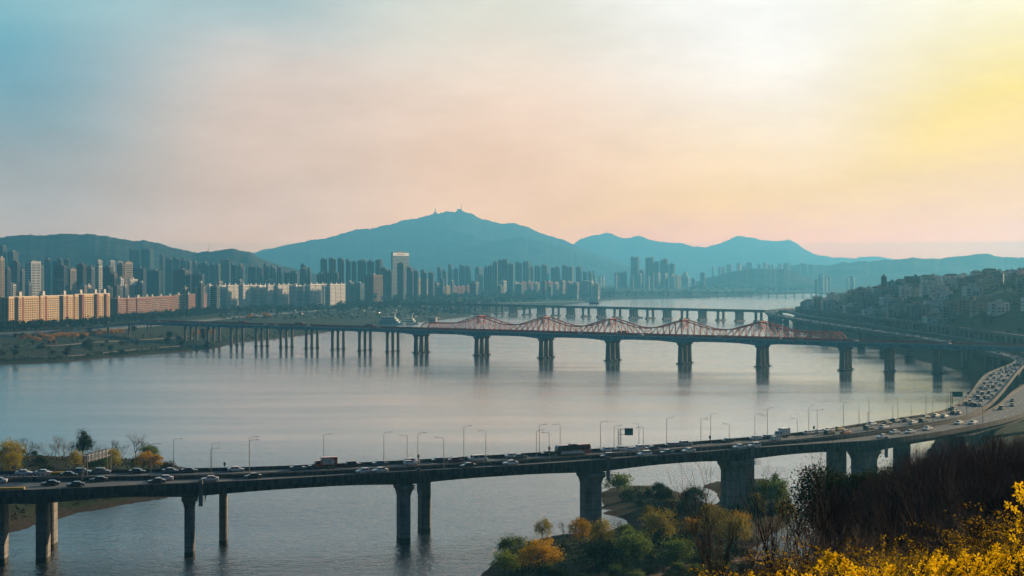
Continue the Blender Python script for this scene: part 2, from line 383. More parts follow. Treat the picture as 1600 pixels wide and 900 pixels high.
def water_material():
    m = bpy.data.materials.new('river_water'); m.use_nodes = True; nt = m.node_tree; b = nt.nodes['Principled BSDF']
    b.inputs['Base Color'].default_value = (.045,.058,.062,1); b.inputs['IOR'].default_value = 1.45; b.inputs['Specular IOR Level'].default_value = .5
    g = nt.nodes.new('ShaderNodeNewGeometry')
    def noise(s, d, sc, rot=0.0):
        mp = nt.nodes.new('ShaderNodeMapping'); mp.inputs['Scale'].default_value = sc; mp.inputs['Rotation'].default_value = (0,0,rot); nt.links.new(g.outputs['Position'], mp.inputs[0])
        n = nt.nodes.new('ShaderNodeTexNoise'); n.inputs['Scale'].default_value = s; n.inputs['Detail'].default_value = d; n.inputs['Roughness'].default_value = .55
        nt.links.new(mp.outputs[0], n.inputs['Vector']); return n.outputs['Fac']
    def bump(h, st, dist, prev=None):
        bp = nt.nodes.new('ShaderNodeBump'); bp.inputs['Strength'].default_value = st; bp.inputs['Distance'].default_value = dist
        nt.links.new(h, bp.inputs['Height'])
        if prev: nt.links.new(prev, bp.inputs['Normal'])
        return bp.outputs[0]
    patch = noise(.005, 5, (1,5.0,1), .12)                      # wind patches and slicks: ripples die down inside the slicks
    pm = nt.nodes.new('ShaderNodeMapRange'); nt.links.new(patch, pm.inputs[0]); pm.inputs[1].default_value = .36; pm.inputs[2].default_value = .62; pm.inputs[3].default_value = .5; pm.inputs[4].default_value = 1.0
    sepw = nt.nodes.new('ShaderNodeSeparateXYZ'); nt.links.new(g.outputs['Position'], sepw.inputs[0])
    choppy = nt.nodes.new('ShaderNodeMapRange'); nt.links.new(sepw.outputs['Y'], choppy.inputs[0]); choppy.inputs[1].default_value = 330; choppy.inputs[2].default_value = 600; choppy.inputs[3].default_value = 2.6; choppy.inputs[4].default_value = .17   # choppier by the near bank, calm in mid-river
    cg = nt.nodes.new('ShaderNodeMath'); cg.operation = 'MULTIPLY'; nt.links.new(pm.outputs[0], cg.inputs[0]); nt.links.new(choppy.outputs[0], cg.inputs[1])
    def gain(v):
        k = nt.nodes.new('ShaderNodeMath'); k.operation = 'MULTIPLY'; nt.links.new(v, k.inputs[0]); nt.links.new(cg.outputs[0], k.inputs[1]); return k.outputs[0]
    n = bump(gain(noise(.16, 3, (1,1.7,1), .25)), 0.22, 1.6)
    n = bump(gain(noise(.55, 3, (1,1.6,1), -.2)), 0.42, 0.6, n)
    n = bump(gain(noise(1.9, 2, (1,1.3,1), .5)), 0.4, 0.12, n)
    nt.links.new(n, b.inputs['Normal'])
    r = nt.nodes.new('ShaderNodeMapRange'); nt.links.new(patch, r.inputs[0]); r.inputs[1].default_value = .36; r.inputs[2].default_value = .62; r.inputs[3].default_value = .12; r.inputs[4].default_value = .2
    nt.links.new(r.outputs[0], b.inputs['Roughness'])
    gl = nt.nodes.new('ShaderNodeBsdfGlossy'); gl.inputs['Color'].default_value = (.9,.92,.93,1); nt.links.new(n, gl.inputs['Normal']); nt.links.new(r.outputs[0], gl.inputs['Roughness'])
    mix = nt.nodes.new('ShaderNodeMixShader'); mix.inputs[0].default_value = .42; out = nt.nodes['Material Output']     # mirror layer added to brighten the river beyond what water reflects
    nt.links.new(b.outputs[0], mix.inputs[1]); nt.links.new(gl.outputs[0], mix.inputs[2]); nt.links.new(mix.outputs[0], out.inputs['Surface'])
    return m
wv = [(-9000, 40, 0), (9000, 40, 0), (26000, 24000, 0), (-26000, 24000, 0)]
mb = MB(); mb.add(wv, [(0,1,2,3)]); mb.build('river_water', water_material(), kind='structure')

def ridge(name, prof, Yr, front, backd, seed, rough, mcol, n=260, rows=46):
    xs = np.array([p[0] for p in prof], float); ys = np.array([p[1] for p in prof], float)
    X = np.linspace(xs[0], xs[-1], n)
    yy = np.interp(X, xs, ys)
    k = np.ones(5)/5; yy = np.convolve(np.r_[yy[:2][::-1]*0+yy[0], yy, yy[-2:]*0+yy[-1]], k, 'valid')
    yy = yy+fbm(X/14, X*0+seed, 4, seed)*2.4+fbm(X/2.5, X*0+seed, 2, seed+5)*.9
    wx = (X-800)/FPX*Yr; h = np.maximum(CAMZ-(yy-HOR)/FPX*Yr, 4)
    t = np.concatenate([np.linspace(-1, 0, rows), np.linspace(0, 1, 9)[1:]])
    T, WX = np.meshgrid(t, wx, indexing='ij'); H = np.meshgrid(t, h, indexing='ij')[1]
    sh = np.where(T <= 0, np.clip(1+T, 0, 1)**1.25, (1-T)**1.2)
    YY = Yr+np.where(T <= 0, T*front, T*backd)
    s = rough*9
    nz = np.abs(fbm(WX/s, YY/s, 5, seed))*-1.0+fbm(WX/(s*.3), YY/(s*.3), 3, seed+7)*.3+.12
    amp = np.sin(np.clip(1+np.where(T <= 0, T, -T), 0, 1)*pi)
    Z = H*sh+nz*rough*amp*np.clip(H/300, .15, 1.3)
    Z = Z+fbm(WX/(s*.12), YY/(s*.12), 2, seed+3)*rough*.06*(sh > .05)
    YY = YY+fbm(WX/(s*.8), WX*0+3.3, 3, seed+12)*front*.12*amp
    Z = np.where(sh < 1e-3, -8, Z)
    v = np.stack([WX*YY/Yr, YY, Z], -1).reshape(-1, 3); a, b = WX.shape
    I = np.arange(a*b).reshape(a, b); f = np.stack([I[:-1,:-1], I[:-1,1:], I[1:,1:], I[1:,:-1]], -1).reshape(-1, 4)
    return link(name, npmesh(name, v, f, mcol, True), kind='structure')
forest = mat('forested_slope', (.016,.02,.014), .95, .5, .02, col2=(.07,.068,.045), spec=.1, bump=.0)
ridge('hills', [(-260,380),(-120,374),(-50,372),(0,371),(50,366),(80,367),(100,366),(120,367),(150,365),(175,371),(200,374),(225,375),(240,378),(270,388),(295,392),(310,395),(330,393),(350,390),(365,389),(390,393),(405,402),(430,412),(470,424),(520,434)], 5200, 1200, 900, 3, 110, forest)
ridge('mountain', [(300,434),(340,420),(380,403),(410,390),(450,382),(475,379),(500,373),(520,370),(545,361),(575,356),(600,352),(620,347),(640,342),(655,340),(670,335),(690,333),(705,331),(715,330),(730,332),(740,335),(750,342),(760,344),(775,347),(790,350),(805,350),(825,356),(840,363),(850,366),(865,371),(880,375),(895,381),(910,388),(940,400),(965,408),(1000,416),(1040,424),(1080,434)], 12500, 3200, 2200, 17, 300, forest, 420, 70)
ridge('mountain', [(560,432),(620,414),(680,402),(720,391),(760,380),(800,372),(820,371),(850,379),(880,388),(920,400),(960,412),(1010,424),(1040,432)], 10400, 1500, 900, 23, 130, forest)
ridge('mountain', [(800,426),(850,402),(880,388),(905,376),(920,370),(935,366),(950,363),(962,367),(975,372),(985,369),(1000,367),(1010,371),(1020,376),(1040,379),(1060,380),(1080,384),(1095,386),(1115,381),(1130,377),(1145,371),(1155,369),(1175,373),(1190,375),(1215,374),(1235,375),(1245,380),(1255,390),(1275,398),(1310,403),(1340,402),(1360,401),(1390,404),(1450,410),(1600,414),(1760,420),(1900,434)], 17200, 3600, 2500, 31, 300, forest, 420, 60)
ridge('hills', [(1080,442),(1110,434),(1140,429),(1180,424),(1220,416),(1250,413),(1300,413),(1340,409),(1370,407),(1400,405),(1420,403),(1450,404),(1480,402),(1500,401),(1520,398),(1537,396),(1560,401),(1590,404),(1640,402),(1700,398),(1800,404),(1900,420)], 8300, 1100, 900, 41, 90, forest)
ridge('hills', [(1085,441),(1120,430),(1150,424),(1175,421),(1200,420),(1225,421),(1250,428),(1275,440)], 6600, 500, 500, 47, 50, forest)

def haze_box():
    m = bpy.data.materials.new('river_haze'); m.use_nodes = True; nt = m.node_tree; nt.nodes.clear()
    o = nt.nodes.new('ShaderNodeOutputMaterial'); v = nt.nodes.new('ShaderNodeVolumePrincipled')
    v.inputs['Color'].default_value = HAZE_COL; v.inputs['Density'].default_value = HAZE_DEN
    v.inputs['Anisotropy'].default_value = 0.4
    nt.links.new(v.outputs[0], o.inputs['Volume'])
    mb = MB(); mb.box(-28500, 28500, -300, 26800, -9, HAZE_TOP); mb.build('haze', m, kind='stuff')
HAZE_COL = (.155,.57,.90,1)
haze_box()

# ------------------------------------------------------------------ materials of the structures
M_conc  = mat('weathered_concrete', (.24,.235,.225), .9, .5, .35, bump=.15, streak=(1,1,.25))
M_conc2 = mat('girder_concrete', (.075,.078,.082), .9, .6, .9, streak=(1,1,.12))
M_asph  = mat('asphalt', (.125,.148,.158), .9, .2, .12, bump=.0)
M_paint = mat('road_paint', (.62,.62,.58), .7, .2, 1.5)
M_yel   = mat('yellow_barrier_paint', (.65,.40,.04), .6, .2, .8)
M_redp  = mat('red_curb_paint', (.45,.06,.04), .6, .2, .8)
M_galv  = mat('galvanised_steel', (.16,.17,.18), .5, .15, 2.0, metal=.3)
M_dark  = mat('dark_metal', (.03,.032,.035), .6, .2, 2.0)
M_teal  = mat('teal_steel_girder', (.10,.34,.44), .55, .2, .15, streak=(1,1,.4))
M_teal2 = mat('pale_teal_girder', (.42,.54,.57), .6, .15, .15)
M_red   = mat('red_truss_steel', (.55,.07,.03), .55, .3, .4)
M_redd  = mat('dark_red_barrier', (.20,.035,.035), .7, .25, .3)
M_pink  = mat('pinkish_parapet', (.36,.26,.25), .8, .2, .3)
M_pier  = mat('stained_pier_concrete', (.20,.185,.17), .9, .4, .12, streak=(1,1,.3), bump=.1)
M_green = mat('green_road_sign', (.03,.22,.2), .5, .1, 1.0)
M_white = mat('white_paint', (.75,.75,.73), .5, .08, 1.0)
M_tide  = mat('algae_tide_mark', (.035,.04,.032), .8, .4, .8)
M_sil   = mat('bearing_platform_steel', (.2,.21,.22), .6, .2, 2.0)

def norm2(P):
    t = np.gradient(P, axis=0); t /= np.linalg.norm(t, axis=1)[:, None]; return t
def strip_box(mb, C, off0, off1, z0, z1, m=0):
    """box running along polyline C (n,2), between side offsets, between heights (arrays or numbers)"""
    t = norm2(C); n = np.stack([t[:,1], -t[:,0]], 1)        # to the right of travel
    N = len(C); A = np.ones(N)
    a = C+n*(np.asarray(off0)*A)[:, None]; b = C+n*(np.asarray(off1)*A)[:, None]; z0 = z0*A; z1 = z1*A
    mb.loft([[(a[i,0],a[i,1],z0[i]), (b[i,0],b[i,1],z0[i]), (b[i,0],b[i,1],z1[i]), (a[i,0],a[i,1],z1[i])] for i in range(N)], m)
DZ = 19.5
def edge(l): return [((x-800)/FPX*(CAMZ-DZ-1.0)*FPX/(y-HOR), (CAMZ-DZ-1.0)*FPX/(y-HOR)) for x, y in l]
far_hi = [(-235,345),(-190,352)]+edge([(0,735.6),(200,733),(400,729),(600,720.5),(800,709),(1000,696),(1200,680),(1300,668.5),(1400,653),(1450,646),(1485,636),(1512,618),(1540,584)])+[(328,835),(344,925),(357,1020),(362,1156),(361,1321),(362,1563),(368,1762),(382,1930),(420,2090),(480,2240)]
far_lo = [(-235,334),(-190,340)]+edge([(0,746),(200,743.5),(400,739),(600,730),(800,718.5),(1000,705),(1200,690),(1300,681),(1400,668),(1450,660.5),(1500,651),(1527,640),(1555,622)])+[(288,730),(335,835),(358,925),(372,1020),(376.5,1156),(375.5,1321),(376.5,1563),(383,1756),(397,1920),(432,2075),(492,2225)]
near_hi = [(-235,333),(-190,339)]+edge([(0,747),(200,744.5),(400,740),(600,731),(800,719.5),(1000,706),(1200,691.5),(1300,683),(1400,671),(1450,664),(1500,654),(1540,642),(1562,629)])+[(240,613),(282,690),(320,775),(352,870),(376,960),(391,1060),(399,1180),(403,1400),(408,1650),(416,1850),(440,2060),(498,2222)]
near_lo = [(-235,312),(-190,319)]+edge([(0,767),(200,758),(400,750),(600,738),(800,727.5),(1000,713.5),(1200,698),(1300,691.5),(1360,688.5),(1440,678.5),(1500,668),(1560,656.5),(1600,645)])+[(236,560),(272,630),(310,715),(345,800),(378,880),(396,960),(402,1060),(410,1180),(415,1400),(421,1650),(430,1850),(456,2050),(514,2212)]
def ribbon(hi, lo, n):
    a = resample(catmull(hi, 8), 4*n); b = resample(catmull(lo, 8), 4*n)
    # pair points on the two edges through a shared centre line
    c = resample((a+b)/2, n); t = norm2(c); nn = np.stack([t[:,1], -t[:,0]], 1)
    def off(P):
        o = []
        for i in range(n):
            d = P-c[i]; al = np.abs(d@t[i])+np.where(np.linalg.norm(d, axis=1) > 40, 1e3, 0); k = np.argsort(al)[:2]; w = 1/(al[k]+1e-6); o.append(((d[k]@nn[i])*w).sum()/w.sum())
        o = np.array(o); k = np.ones(9)/9; return np.convolve(np.r_[[o[0]]*4, o, [o[-1]]*4], k, 'valid')
    return c, off(a), off(b)
def dashes(mb, C, o, z, on=3.0, gap=7.0, w=.16, lim=None):
    d = np.r_[0, np.cumsum(np.linalg.norm(np.diff(C, axis=0), axis=1))]; t = norm2(C); n = np.stack([t[:,1], -t[:,0]], 1)
    L = C+n*(o*np.ones(len(C)))[:, None]; s = 0
    while s < d[-1]-on:
        e = s+on if gap else s+12
        p = [np.array([np.interp(q, d, L[:,0]), np.interp(q, d, L[:,1])]) for q in (s, e)]
        if lim is None or p[0][1] < lim:
            u = (p[1]-p[0])/np.linalg.norm(p[1]-p[0]); r = np.array([u[1], -u[0]])*w/2
            mb.add([(*(p[0]-r), z), (*(p[0]+r), z), (*(p[1]+r), z), (*(p[1]-r), z)], [(3,2,1,0)])
        s = e+gap
def viaduct(name, label, hi, lo, npts, piers, lanes, girder_depth=1.3, pier_w=3.2, pier_d=4.4):
    C, oh, ol = ribbon(hi, lo, npts)              # oh: offset of the river side edge (negative = left), ol: land side
    T = thing(name, label, 'bridge', (float(C[0,0]), float(C[0,1]), 0)); inv = Vector(T.location)
    def put(mb, nm, m, kind=None, parent=None, smooth=False):
        mb.v = [(v[0]-inv.x, v[1]-inv.y, v[2]-inv.z) for v in mb.v]; o = mb.build(nm, m, parent or T, smooth)
        if kind: o['kind'] = kind
        return o
    d = np.r_[0, np.cumsum(np.linalg.norm(np.diff(C, axis=0), axis=1))]
    pd = []
    for (X, Y, *_ ) in piers:
        pd.append(d[np.argmin(np.hypot(C[:,0]-X, C[:,1]-Y))])
    dep = np.full(len(C), girder_depth)
    for q in pd:
        dep = np.maximum(dep, girder_depth+.9*np.clip(1-np.abs(d-q)/24, 0, 1)**1.6)
    mb = MB(); strip_box(mb, C, np.minimum(oh, ol)+.1, np.maximum(oh, ol)-.1, DZ-.28, DZ); put(mb, 'road_surface', M_asph)
    mb = MB(); lo_, hi_ = np.minimum(oh, ol), np.maximum(oh, ol)
    strip_box(mb, C, lo_, hi_, DZ-.75, DZ-.281)
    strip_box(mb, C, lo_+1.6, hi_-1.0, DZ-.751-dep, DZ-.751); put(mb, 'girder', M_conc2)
    for o_, s in ((lo_, 1), (hi_, -1)):
        mb = MB(); a = o_; b = o_+.35*s; strip_box(mb, C, np.minimum(a, b), np.maximum(a, b), DZ-.28, DZ+1.0)
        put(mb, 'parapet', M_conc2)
    mb = MB(); wid = hi_-lo_
    for k in range(1, lanes): dashes(mb, C, lo_+.9+(wid-1.8)*k/lanes, DZ+.006, 4, 8, .22, 1300)
    for q in (lo_+.8, hi_-.8): dashes(mb, C, q, DZ+.006, 12, 0, .2, 1300)
    put(mb, 'lane_marking', M_paint, 'stuff')
    for (X, Y, w, dd, flare) in piers:
        i = int(np.argmin(np.hypot(C[:,0]-X, C[:,1]-Y))); t = norm2(C)[i]; ang = atan2(t[1], t[0]); c = C[i]+np.array([t[1], -t[0]])*(lo_[i]+hi_[i])/2
        z1 = DZ-.74-dep[i]; mb = MB()
        def ring(wx, wy, z, ch=.35):
            P = [(-wx+ch,-wy),(wx-ch,-wy),(wx,-wy+ch),(wx,wy-ch),(wx-ch,wy),(-wx+ch,wy),(-wx,wy-ch),(-wx,-wy+ch)]
            return [(c[0]+p*cos(ang)-q*sin(ang), c[1]+p*sin(ang)+q*cos(ang), z) for p, q in P]
        if flare:
            mb.loft([ring(w/2, dd/2, -3), ring(w/2, dd/2, z1-3.6), ring(w/2+.35, dd/2+.5, z1-2.0), ring(w/2+.7, dd/2+1.0, z1-1.4), ring(w/2+.7, dd/2+1.0, z1-.35), ring(w/2-.2, dd/2, z1-.35), ring(w/2-.2, dd/2, z1+.05)])
        else: mb.loft([ring(w/2, dd/2, -3), ring(w/2, dd/2, z1+.05)])
        P = put(mb, 'pier', M_conc)
        mb = MB(); mb.loft([ring(w/2+.025, dd/2+.025, -1), ring(w/2+.025, dd/2+.025, 1.3)]); put(mb, 'tide_mark', M_tide, None, P)
        for zz in np.arange(2.5, z1-4, 2.6):                    # pour joints of the pier shaft
            mb = MB(); mb.loft([ring(w/2+.03, dd/2+.03, zz), ring(w/2+.03, dd/2+.03, zz+.12)]); put(mb, 'pour_joint', M_conc2, None, P)
        if flare:                                               # inspection platform with rails and a drain pipe
            mb = MB(); Rm = Matrix.Translation((c[0], c[1], z1-1.5)) @ Matrix.Rotation(ang, 4, 'Z')
            def tf(p): return tuple(Rm @ Vector(p))
            for yy in np.linspace(-dd/2-1, dd/2+1, 7):
                mb.bar(tf((w/2+.7, yy, 0)), tf((w/2+.7, yy, 1.2)), .08, .08); mb.bar(tf((w/2+2.9, yy, 0)), tf((w/2+2.9, yy, 1.2)), .08, .08)
            for xx in (w/2+.8, w/2+2.9):
                for zz in (0, .6, 1.2): mb.bar(tf((xx, -dd/2-1, zz)), tf((xx, dd/2+1, zz)), .08, .08)
            for yy in np.linspace(-dd/2-1, dd/2+1, 4): mb.bar(tf((w/2+.6, yy, -.05)), tf((w/2+2.9, yy, -.05)), .1, .1)
            put(mb, 'inspection_platform', M_sil)
            nrm = np.array([t[1], -t[0]]); q = C[i]+nrm*(hi_[i]+.25)+t*3.2
            mb = MB(); mb.box(q[0]-.5, q[0]+.5, q[1]-.25, q[1]+.2, z1-2.3, DZ+1.7); put(mb, 'drain_pipe', M_conc)
    return T, C, lo_, hi_
def wp(x, y, z=DZ): p = gp(x, y, z); return p.x, p.y
nearP = [(*wp(5, 764),3.0,4.6,False)]+[(*wp(x, y), w, dd, fl) for x, y, w, dd, fl in ((74,758,3.0,4.6,False),(290,750,2.6,4.6,True),(620,735,3.0,4.8,True),(917,718,5.0,5.2,True),(1150,701,8.2,5.6,True),(1350,688,7.4,5.6,True),(1530,668,4.6,4.6,False))]+[(232,580,4.6,4.6,False),(262,638,4.6,4.6,False),(300,720,4.6,4.6,False),(350,830,4.6,4.6,False)]
farP = [(*wp(x, y), w, dd, False) for x, y, w, dd in ((88,745,2.8,4.2),(352,741,2.2,4.0),(657,728,2.9,4.2),(930,712,3.0,4.2),(1165,692,3.2,4.4),(1307,678,6.2,4.6),(1420,664,5.4,4.6),(1492,648,4.2,4.4),(1532,620,4.2,4.4))]+[(x, y, 2.6, 8.0, False) for x, y in ((303,770),(330,840),(352,930),(365,1030),(369,1110),(369,1190),(368,1270),(368,1350),(368,1430),(369,1510),(370,1590),(373,1670),(378,1750),(386,1840),(398,1920),(418,2000),(445,2080))]
V_near, CN, NLO, NHI = viaduct('expressway_viaduct', 'nearer concrete expressway viaduct with flared piers curving off to the right edge', near_hi, near_lo, 420, nearP, 3)
V_far, CF, FLO, FHI = viaduct('expressway_viaduct', 'river-side expressway viaduct swinging up under the teal truss bridge, crowded with cars', far_hi, far_lo, 620, farP, 4)
V_near['group'] = V_far['group'] = 'twin expressway viaducts in front'

# ------------------------------------------------------------------ teal girder bridge with red truss
BA = np.array([-260.0, 1370.0]); BU = np.array([296.0, -193.0]); BU /= np.linalg.norm(BU); BN = np.array([-BU[1], BU[0]])   # BN points away from the camera
def bs(X): return (X-BA[0])/BU[0]
BZ = 23.3
S0, S1 = bs(-420), bs(640)
TB = thing('truss_bridge', 'long teal girder bridge with a scalloped red steel truss, crossing the whole river', 'bridge', (BA[0], BA[1], 0))
brz = atan2(BU[1], BU[0]); TB.rotation_euler = (0, 0, brz)         # local x along the bridge, local y away from the camera
big = [bs(X) for X in (-89, -28.7, 31.5, 90, 149, 208.5, 267.5)]
small_ = [bs(X) for X in (-360,-330,-300,-269,-239,-209,-179,-149,-119)]; small_r = [bs(X) for X in (297, 328, 360, 392, 424, 456, 488, 520, 552, 584)]
allp = sorted(small_+big+small_r)
HW = 12.2
xs = np.arange(S0, S1, 2.0); hb = np.full(len(xs), 19.7)
for q in big: hb = np.minimum(hb, 19.7-1.9*np.clip(1-np.abs(xs-q)/26, 0, 1)**1.8)
for q in small_+small_r: hb = np.minimum(hb, 19.7-.45*np.clip(1-np.abs(xs-q)/4, 0, 1))
mb = MB()
mb.loft([[(x, -HW+1.2, h), (x, HW-1.2, h), (x, HW-1.2, BZ-.9), (x, -HW+1.2, BZ-.9)] for x, h in zip(xs, hb)]); mb.build('girder', M_teal, TB)
mb = MB(); mb.box(S0, S1, -HW, HW, BZ-.895, BZ-.01); mb.build('deck_slab', M_teal2, TB)
mb = MB(); mb.box(S0, S1, -HW+.4, -4.9, BZ-.008, BZ+.05); mb.box(S0, S1, 4.9, HW-.4, BZ-.008, BZ+.05); mb.build('road_surface', M_asph, TB)
for s in (-1, 1):
    mb = MB(); y0 = s*HW; mb.box(S0, S1, min(y0, y0-s*.35), max(y0, y0-s*.35), BZ-.008, BZ+.75); mb.build('parapet', M_pink, TB)
    mb = MB(); y0 = s*4.85; mb.box(S0, S1, y0-.15, y0+.15, BZ-.005, BZ+1.5); mb.build('track_barrier', M_redd, TB)
mb = MB()
for x in np.arange(S0+1, S1, 12): mb.box(x-.25, x+.25, -HW+.9, -HW+1.18, 19.9, BZ-.9)
o = mb.build('girder_stiffener', M_teal2, TB); o['kind'] = 'stuff'
for k, q in enumerate(allp):
    bigp = q in big; r0, r1 = (2.5, 2.0) if bigp else (1.55, 1.5)
    ztop = (17.85 if bigp else 19.3)
    for yy in (-8.6, 0, 8.6):
        mb = MB()
        def rg(r, z, f=1.0): return [(q+r*f*cos(2*pi*i/10), yy+r*sin(2*pi*i/10), z) for i in range(10)]
        if bigp: mb.loft([rg(r0, -3), rg(r0, .8), rg(r1, ztop-2.4), rg(r1+.2, ztop-1.9), rg(r1+1.3, ztop-.9), rg(r1+1.3, ztop)])
        else: mb.loft([rg(r0, -3), rg(r1, ztop-1.0), rg(r1+.5, ztop-.5), rg(r1+.5, ztop)])
        P = mb.build('pier_column', M_pier, TB)
        mb = MB(); R = r0+1.7 if bigp else r0+1.1
        mb.loft([rg(R, .35), rg(R, 1.05)]); mb.build('pier_footing', M_dark, P)
    if bigp:
        mb = MB(); mb.box(q-1.0, q+1.0, -9.6, 9.6, ztop+.002, ztop+.35); mb.build('bearing_beam', M_teal, TB)
# red truss: two planes, chord scalloped up to a peak over each inner pier
TS, TE = big[0]+3.0, big[-1]-1.0
peaks = big[1:-1]
def toph(x):
    h = 5.4
    for q in peaks:
        u = abs(x-q)
        if u < 34: s_ = 1-u/34; h = max(h, 5.4+7.5*(.62*s_*s_*(3-2*s_)+.38*s_**2.2))
    e = min(x-TS, TE-x)
    return min(h, max(0.2, 5.4*e/4.5)) if e < 4.5 else h
nodes = []
seg = [TS]+[p for p in peaks]+[TE]
for a, b in zip(seg[:-1], seg[1:]):
    n = 12; nodes += [a+(b-a)*i/n for i in range(n)]
nodes.append(TE)
tz = BZ+1.2
for y in (-5.6, 5.6):
    for kind, zf in (('lower_chord', lambda x: tz), ('upper_chord', lambda x: tz+toph(x))):
        mb = MB()
        fine = np.linspace(TS, TE, 150) if kind == 'upper_chord' else [TS, TE]
        for a, b in zip(fine[:-1], fine[1:]): mb.bar((a, y, zf(a)), (b, y, zf(b)), .65, .85)
        mb.build(kind, M_red, TB)
    for i in range(len(nodes)-1):
        a, b = nodes[i], nodes[i+1]
        mb = MB(); k = i % 12
        up = (k < 6)
        if up: mb.bar((a, y, tz+toph(a)), (b, y, tz), .36, .46)
        else: mb.bar((a, y, tz), (b, y, tz+toph(b)), .36, .46)
        mb.build('diagonal', M_red, TB)
        if i > 0:
            mb = MB(); mb.bar((a, y, tz), (a, y, tz+toph(a)), .46, .46); mb.build('post', M_red, TB)
for q in peaks:                                        # cross frames over the piers with their A shaped brace
    mb = MB(); z0 = tz+6.4; z1 = tz+13.6
    mb.bar((q, -5.6, z0), (q, 5.6, z0), .45, .6); mb.bar((q, -5.6, z1-.4), (q, 5.6, z1-.4), .45, .6)
    mb.bar((q, -5.6, z0), (q, 0, z1-.6), .4, .5); mb.bar((q, 5.6, z0), (q, 0, z1-.6), .4, .5); mb.bar((q, -2.6, z0+3.4), (q, 2.6, z0+3.4), .35, .4)
    F = mb.build('cross_frame', M_red, TB)
    mb = MB()                                          # pale emblem panel hung in the near truss plane
    y = -6.0; mb.bar((q-1.7, y, z0-.8), (q, y, z0+4.6), .18, .7); mb.bar((q+1.7, y, z0-.8), (q, y, z0+4.6), .18, .7); mb.bar((q-1.2, y, z0+1.0), (q+1.2, y, z0+1.0), .18, .6)
    mb.build('emblem', mat('pale_emblem_paint', (.62,.42,.36), .6, .1, 1), F)
for i in range(4, len(nodes)-3, 4):
    if toph(nodes[i]) < 6.0:
        mb = MB(); mb.bar((nodes[i], -5.6, tz+toph(nodes[i])), (nodes[i], 5.6, tz+toph(nodes[i])), .3, .35); mb.build('cross_brace', M_red, TB)

# low ramp from the left bank road up to the truss bridge
def deck_thing(name, label, pts, w, depth, zs, piers, mg, msurf, cat='bridge', par=M_conc, pierw=2.0, piern=3):
    C = resample(catmull(pts, 10), 80); zz = np.interp(np.linspace(0, 1, 80), np.linspace(0, 1, len(zs)), zs)
    T = thing(name, label, cat, (float(C[0,0]), float(C[0,1]), 0)); off = (C[0,0], C[0,1], 0)
    def put(mb, nm, m, par_=None):
        mb.v = [(v[0]-off[0], v[1]-off[1], v[2]) for v in mb.v]; return mb.build(nm, m, par_ or T)
    mb = MB(); strip_box(mb, C, -w/2, w/2, zz-depth, zz-.2); put(mb, 'girder', mg)
    mb = MB(); strip_box(mb, C, -w/2+.3, w/2-.3, zz-.198, zz); put(mb, 'road_surface', msurf)
    for s in (-1, 1):
        mb = MB(); strip_box(mb, C, min(s*w/2, s*(w/2-.3)), max(s*w/2, s*(w/2-.3)), zz-.198, zz+.9); put(mb, 'parapet', par)
    t = norm2(C); n = np.stack([t[:,1], -t[:,0]], 1)
    for f in piers:
        i = int(f*79); g = max(gz(*C[i]), 0)-2
        for o in np.linspace(-w/2+pierw, w/2-pierw, piern):
            p = C[i]+n[i]*o; mb = MB(); mb.tube((p[0], p[1], g), (p[0], p[1], zz[i]-depth+.02), pierw/2, pierw/2, 8, cap=True); put(mb, 'pier', M_pier)
    return T, C, zz
RAMP, CR, ZR = deck_thing('access_ramp', 'curved ramp climbing from the left bank road to the teal bridge', [(-660,1330),(-600,1362),(-548,1392),(-500,1425),(-462,1452),(-425,1462),(-392,1452)], 9.5, 1.4, [8.6,8.8,9.4,11.5,15.5,20.5,23.3], (.62,.7,.78,.86,.93), M_teal2, M_asph, 'ramp', pierw=1.4, piern=2)

# ------------------------------------------------------------------ the two bridges farther up the river
mdz = 18.5
a = np.array([49.0, 2459.0]); b = np.array([408.0, 2113.0]); u = (b-a)/np.linalg.norm(b-a)
HB = thing('girder_bridge', 'dark low girder bridge on grouped slender piers behind the truss bridge', 'bridge', (a[0], a[1], 0), atan2(u[1], u[0]))
L0, L1 = -520, 640
M_hb = mat('far_bridge_concrete', (.09,.105,.11), .9, .2, .1)
mb = MB(); mb.box(L0, L1, -13, 13, mdz-2.4, mdz-.3); mb.build('girder', M_hb, HB)
mb = MB(); mb.box(L0, L1, -13.8, 13.8, mdz-.298, mdz+.1); mb.build('road_surface', M_asph, HB)
for s in (-1, 1): mb = MB(); mb.box(L0, L1, s*13.8-.2, s*13.8+.2, mdz-.296, mdz+1.2); mb.build('parapet', M_hb, HB)
for i, q in enumerate(np.arange(-440, 600, 37.5)):
    wide = i % 2 == 0
    for yy in ((-10,-5,0,5,10) if wide else (-8, 8)):
        mb = MB(); w = 1.7 if wide else 2.3; mb.tube((q, yy, -2), (q, yy, mdz-2.38), w, w, 6); mb.build('pier_column', M_hb, HB)
    mb = MB(); mb.box(q-2.6, q+2.6, -12.5, 12.5, -1, 2.6); mb.build('pier_footing', M_dark, HB)
    mb = MB(); mb.box(q-1.5, q+1.5, -12.6, 12.6, mdz-3.3, mdz-2.402); mb.build('pier_cap', M_hb, HB)
mb = MB()
for q in np.arange(L0+10, L1, 30):
    for s in (-1, 1): mb.bar((q, s*13.4, mdz), (q, s*13.4, mdz+9), .3, .3); mb.bar((q, s*13.4, mdz+9), (q, s*11, mdz+9.3), .25, .25)
o = mb.build('lamp_post', M_hb, HB); o['kind'] = 'stuff'
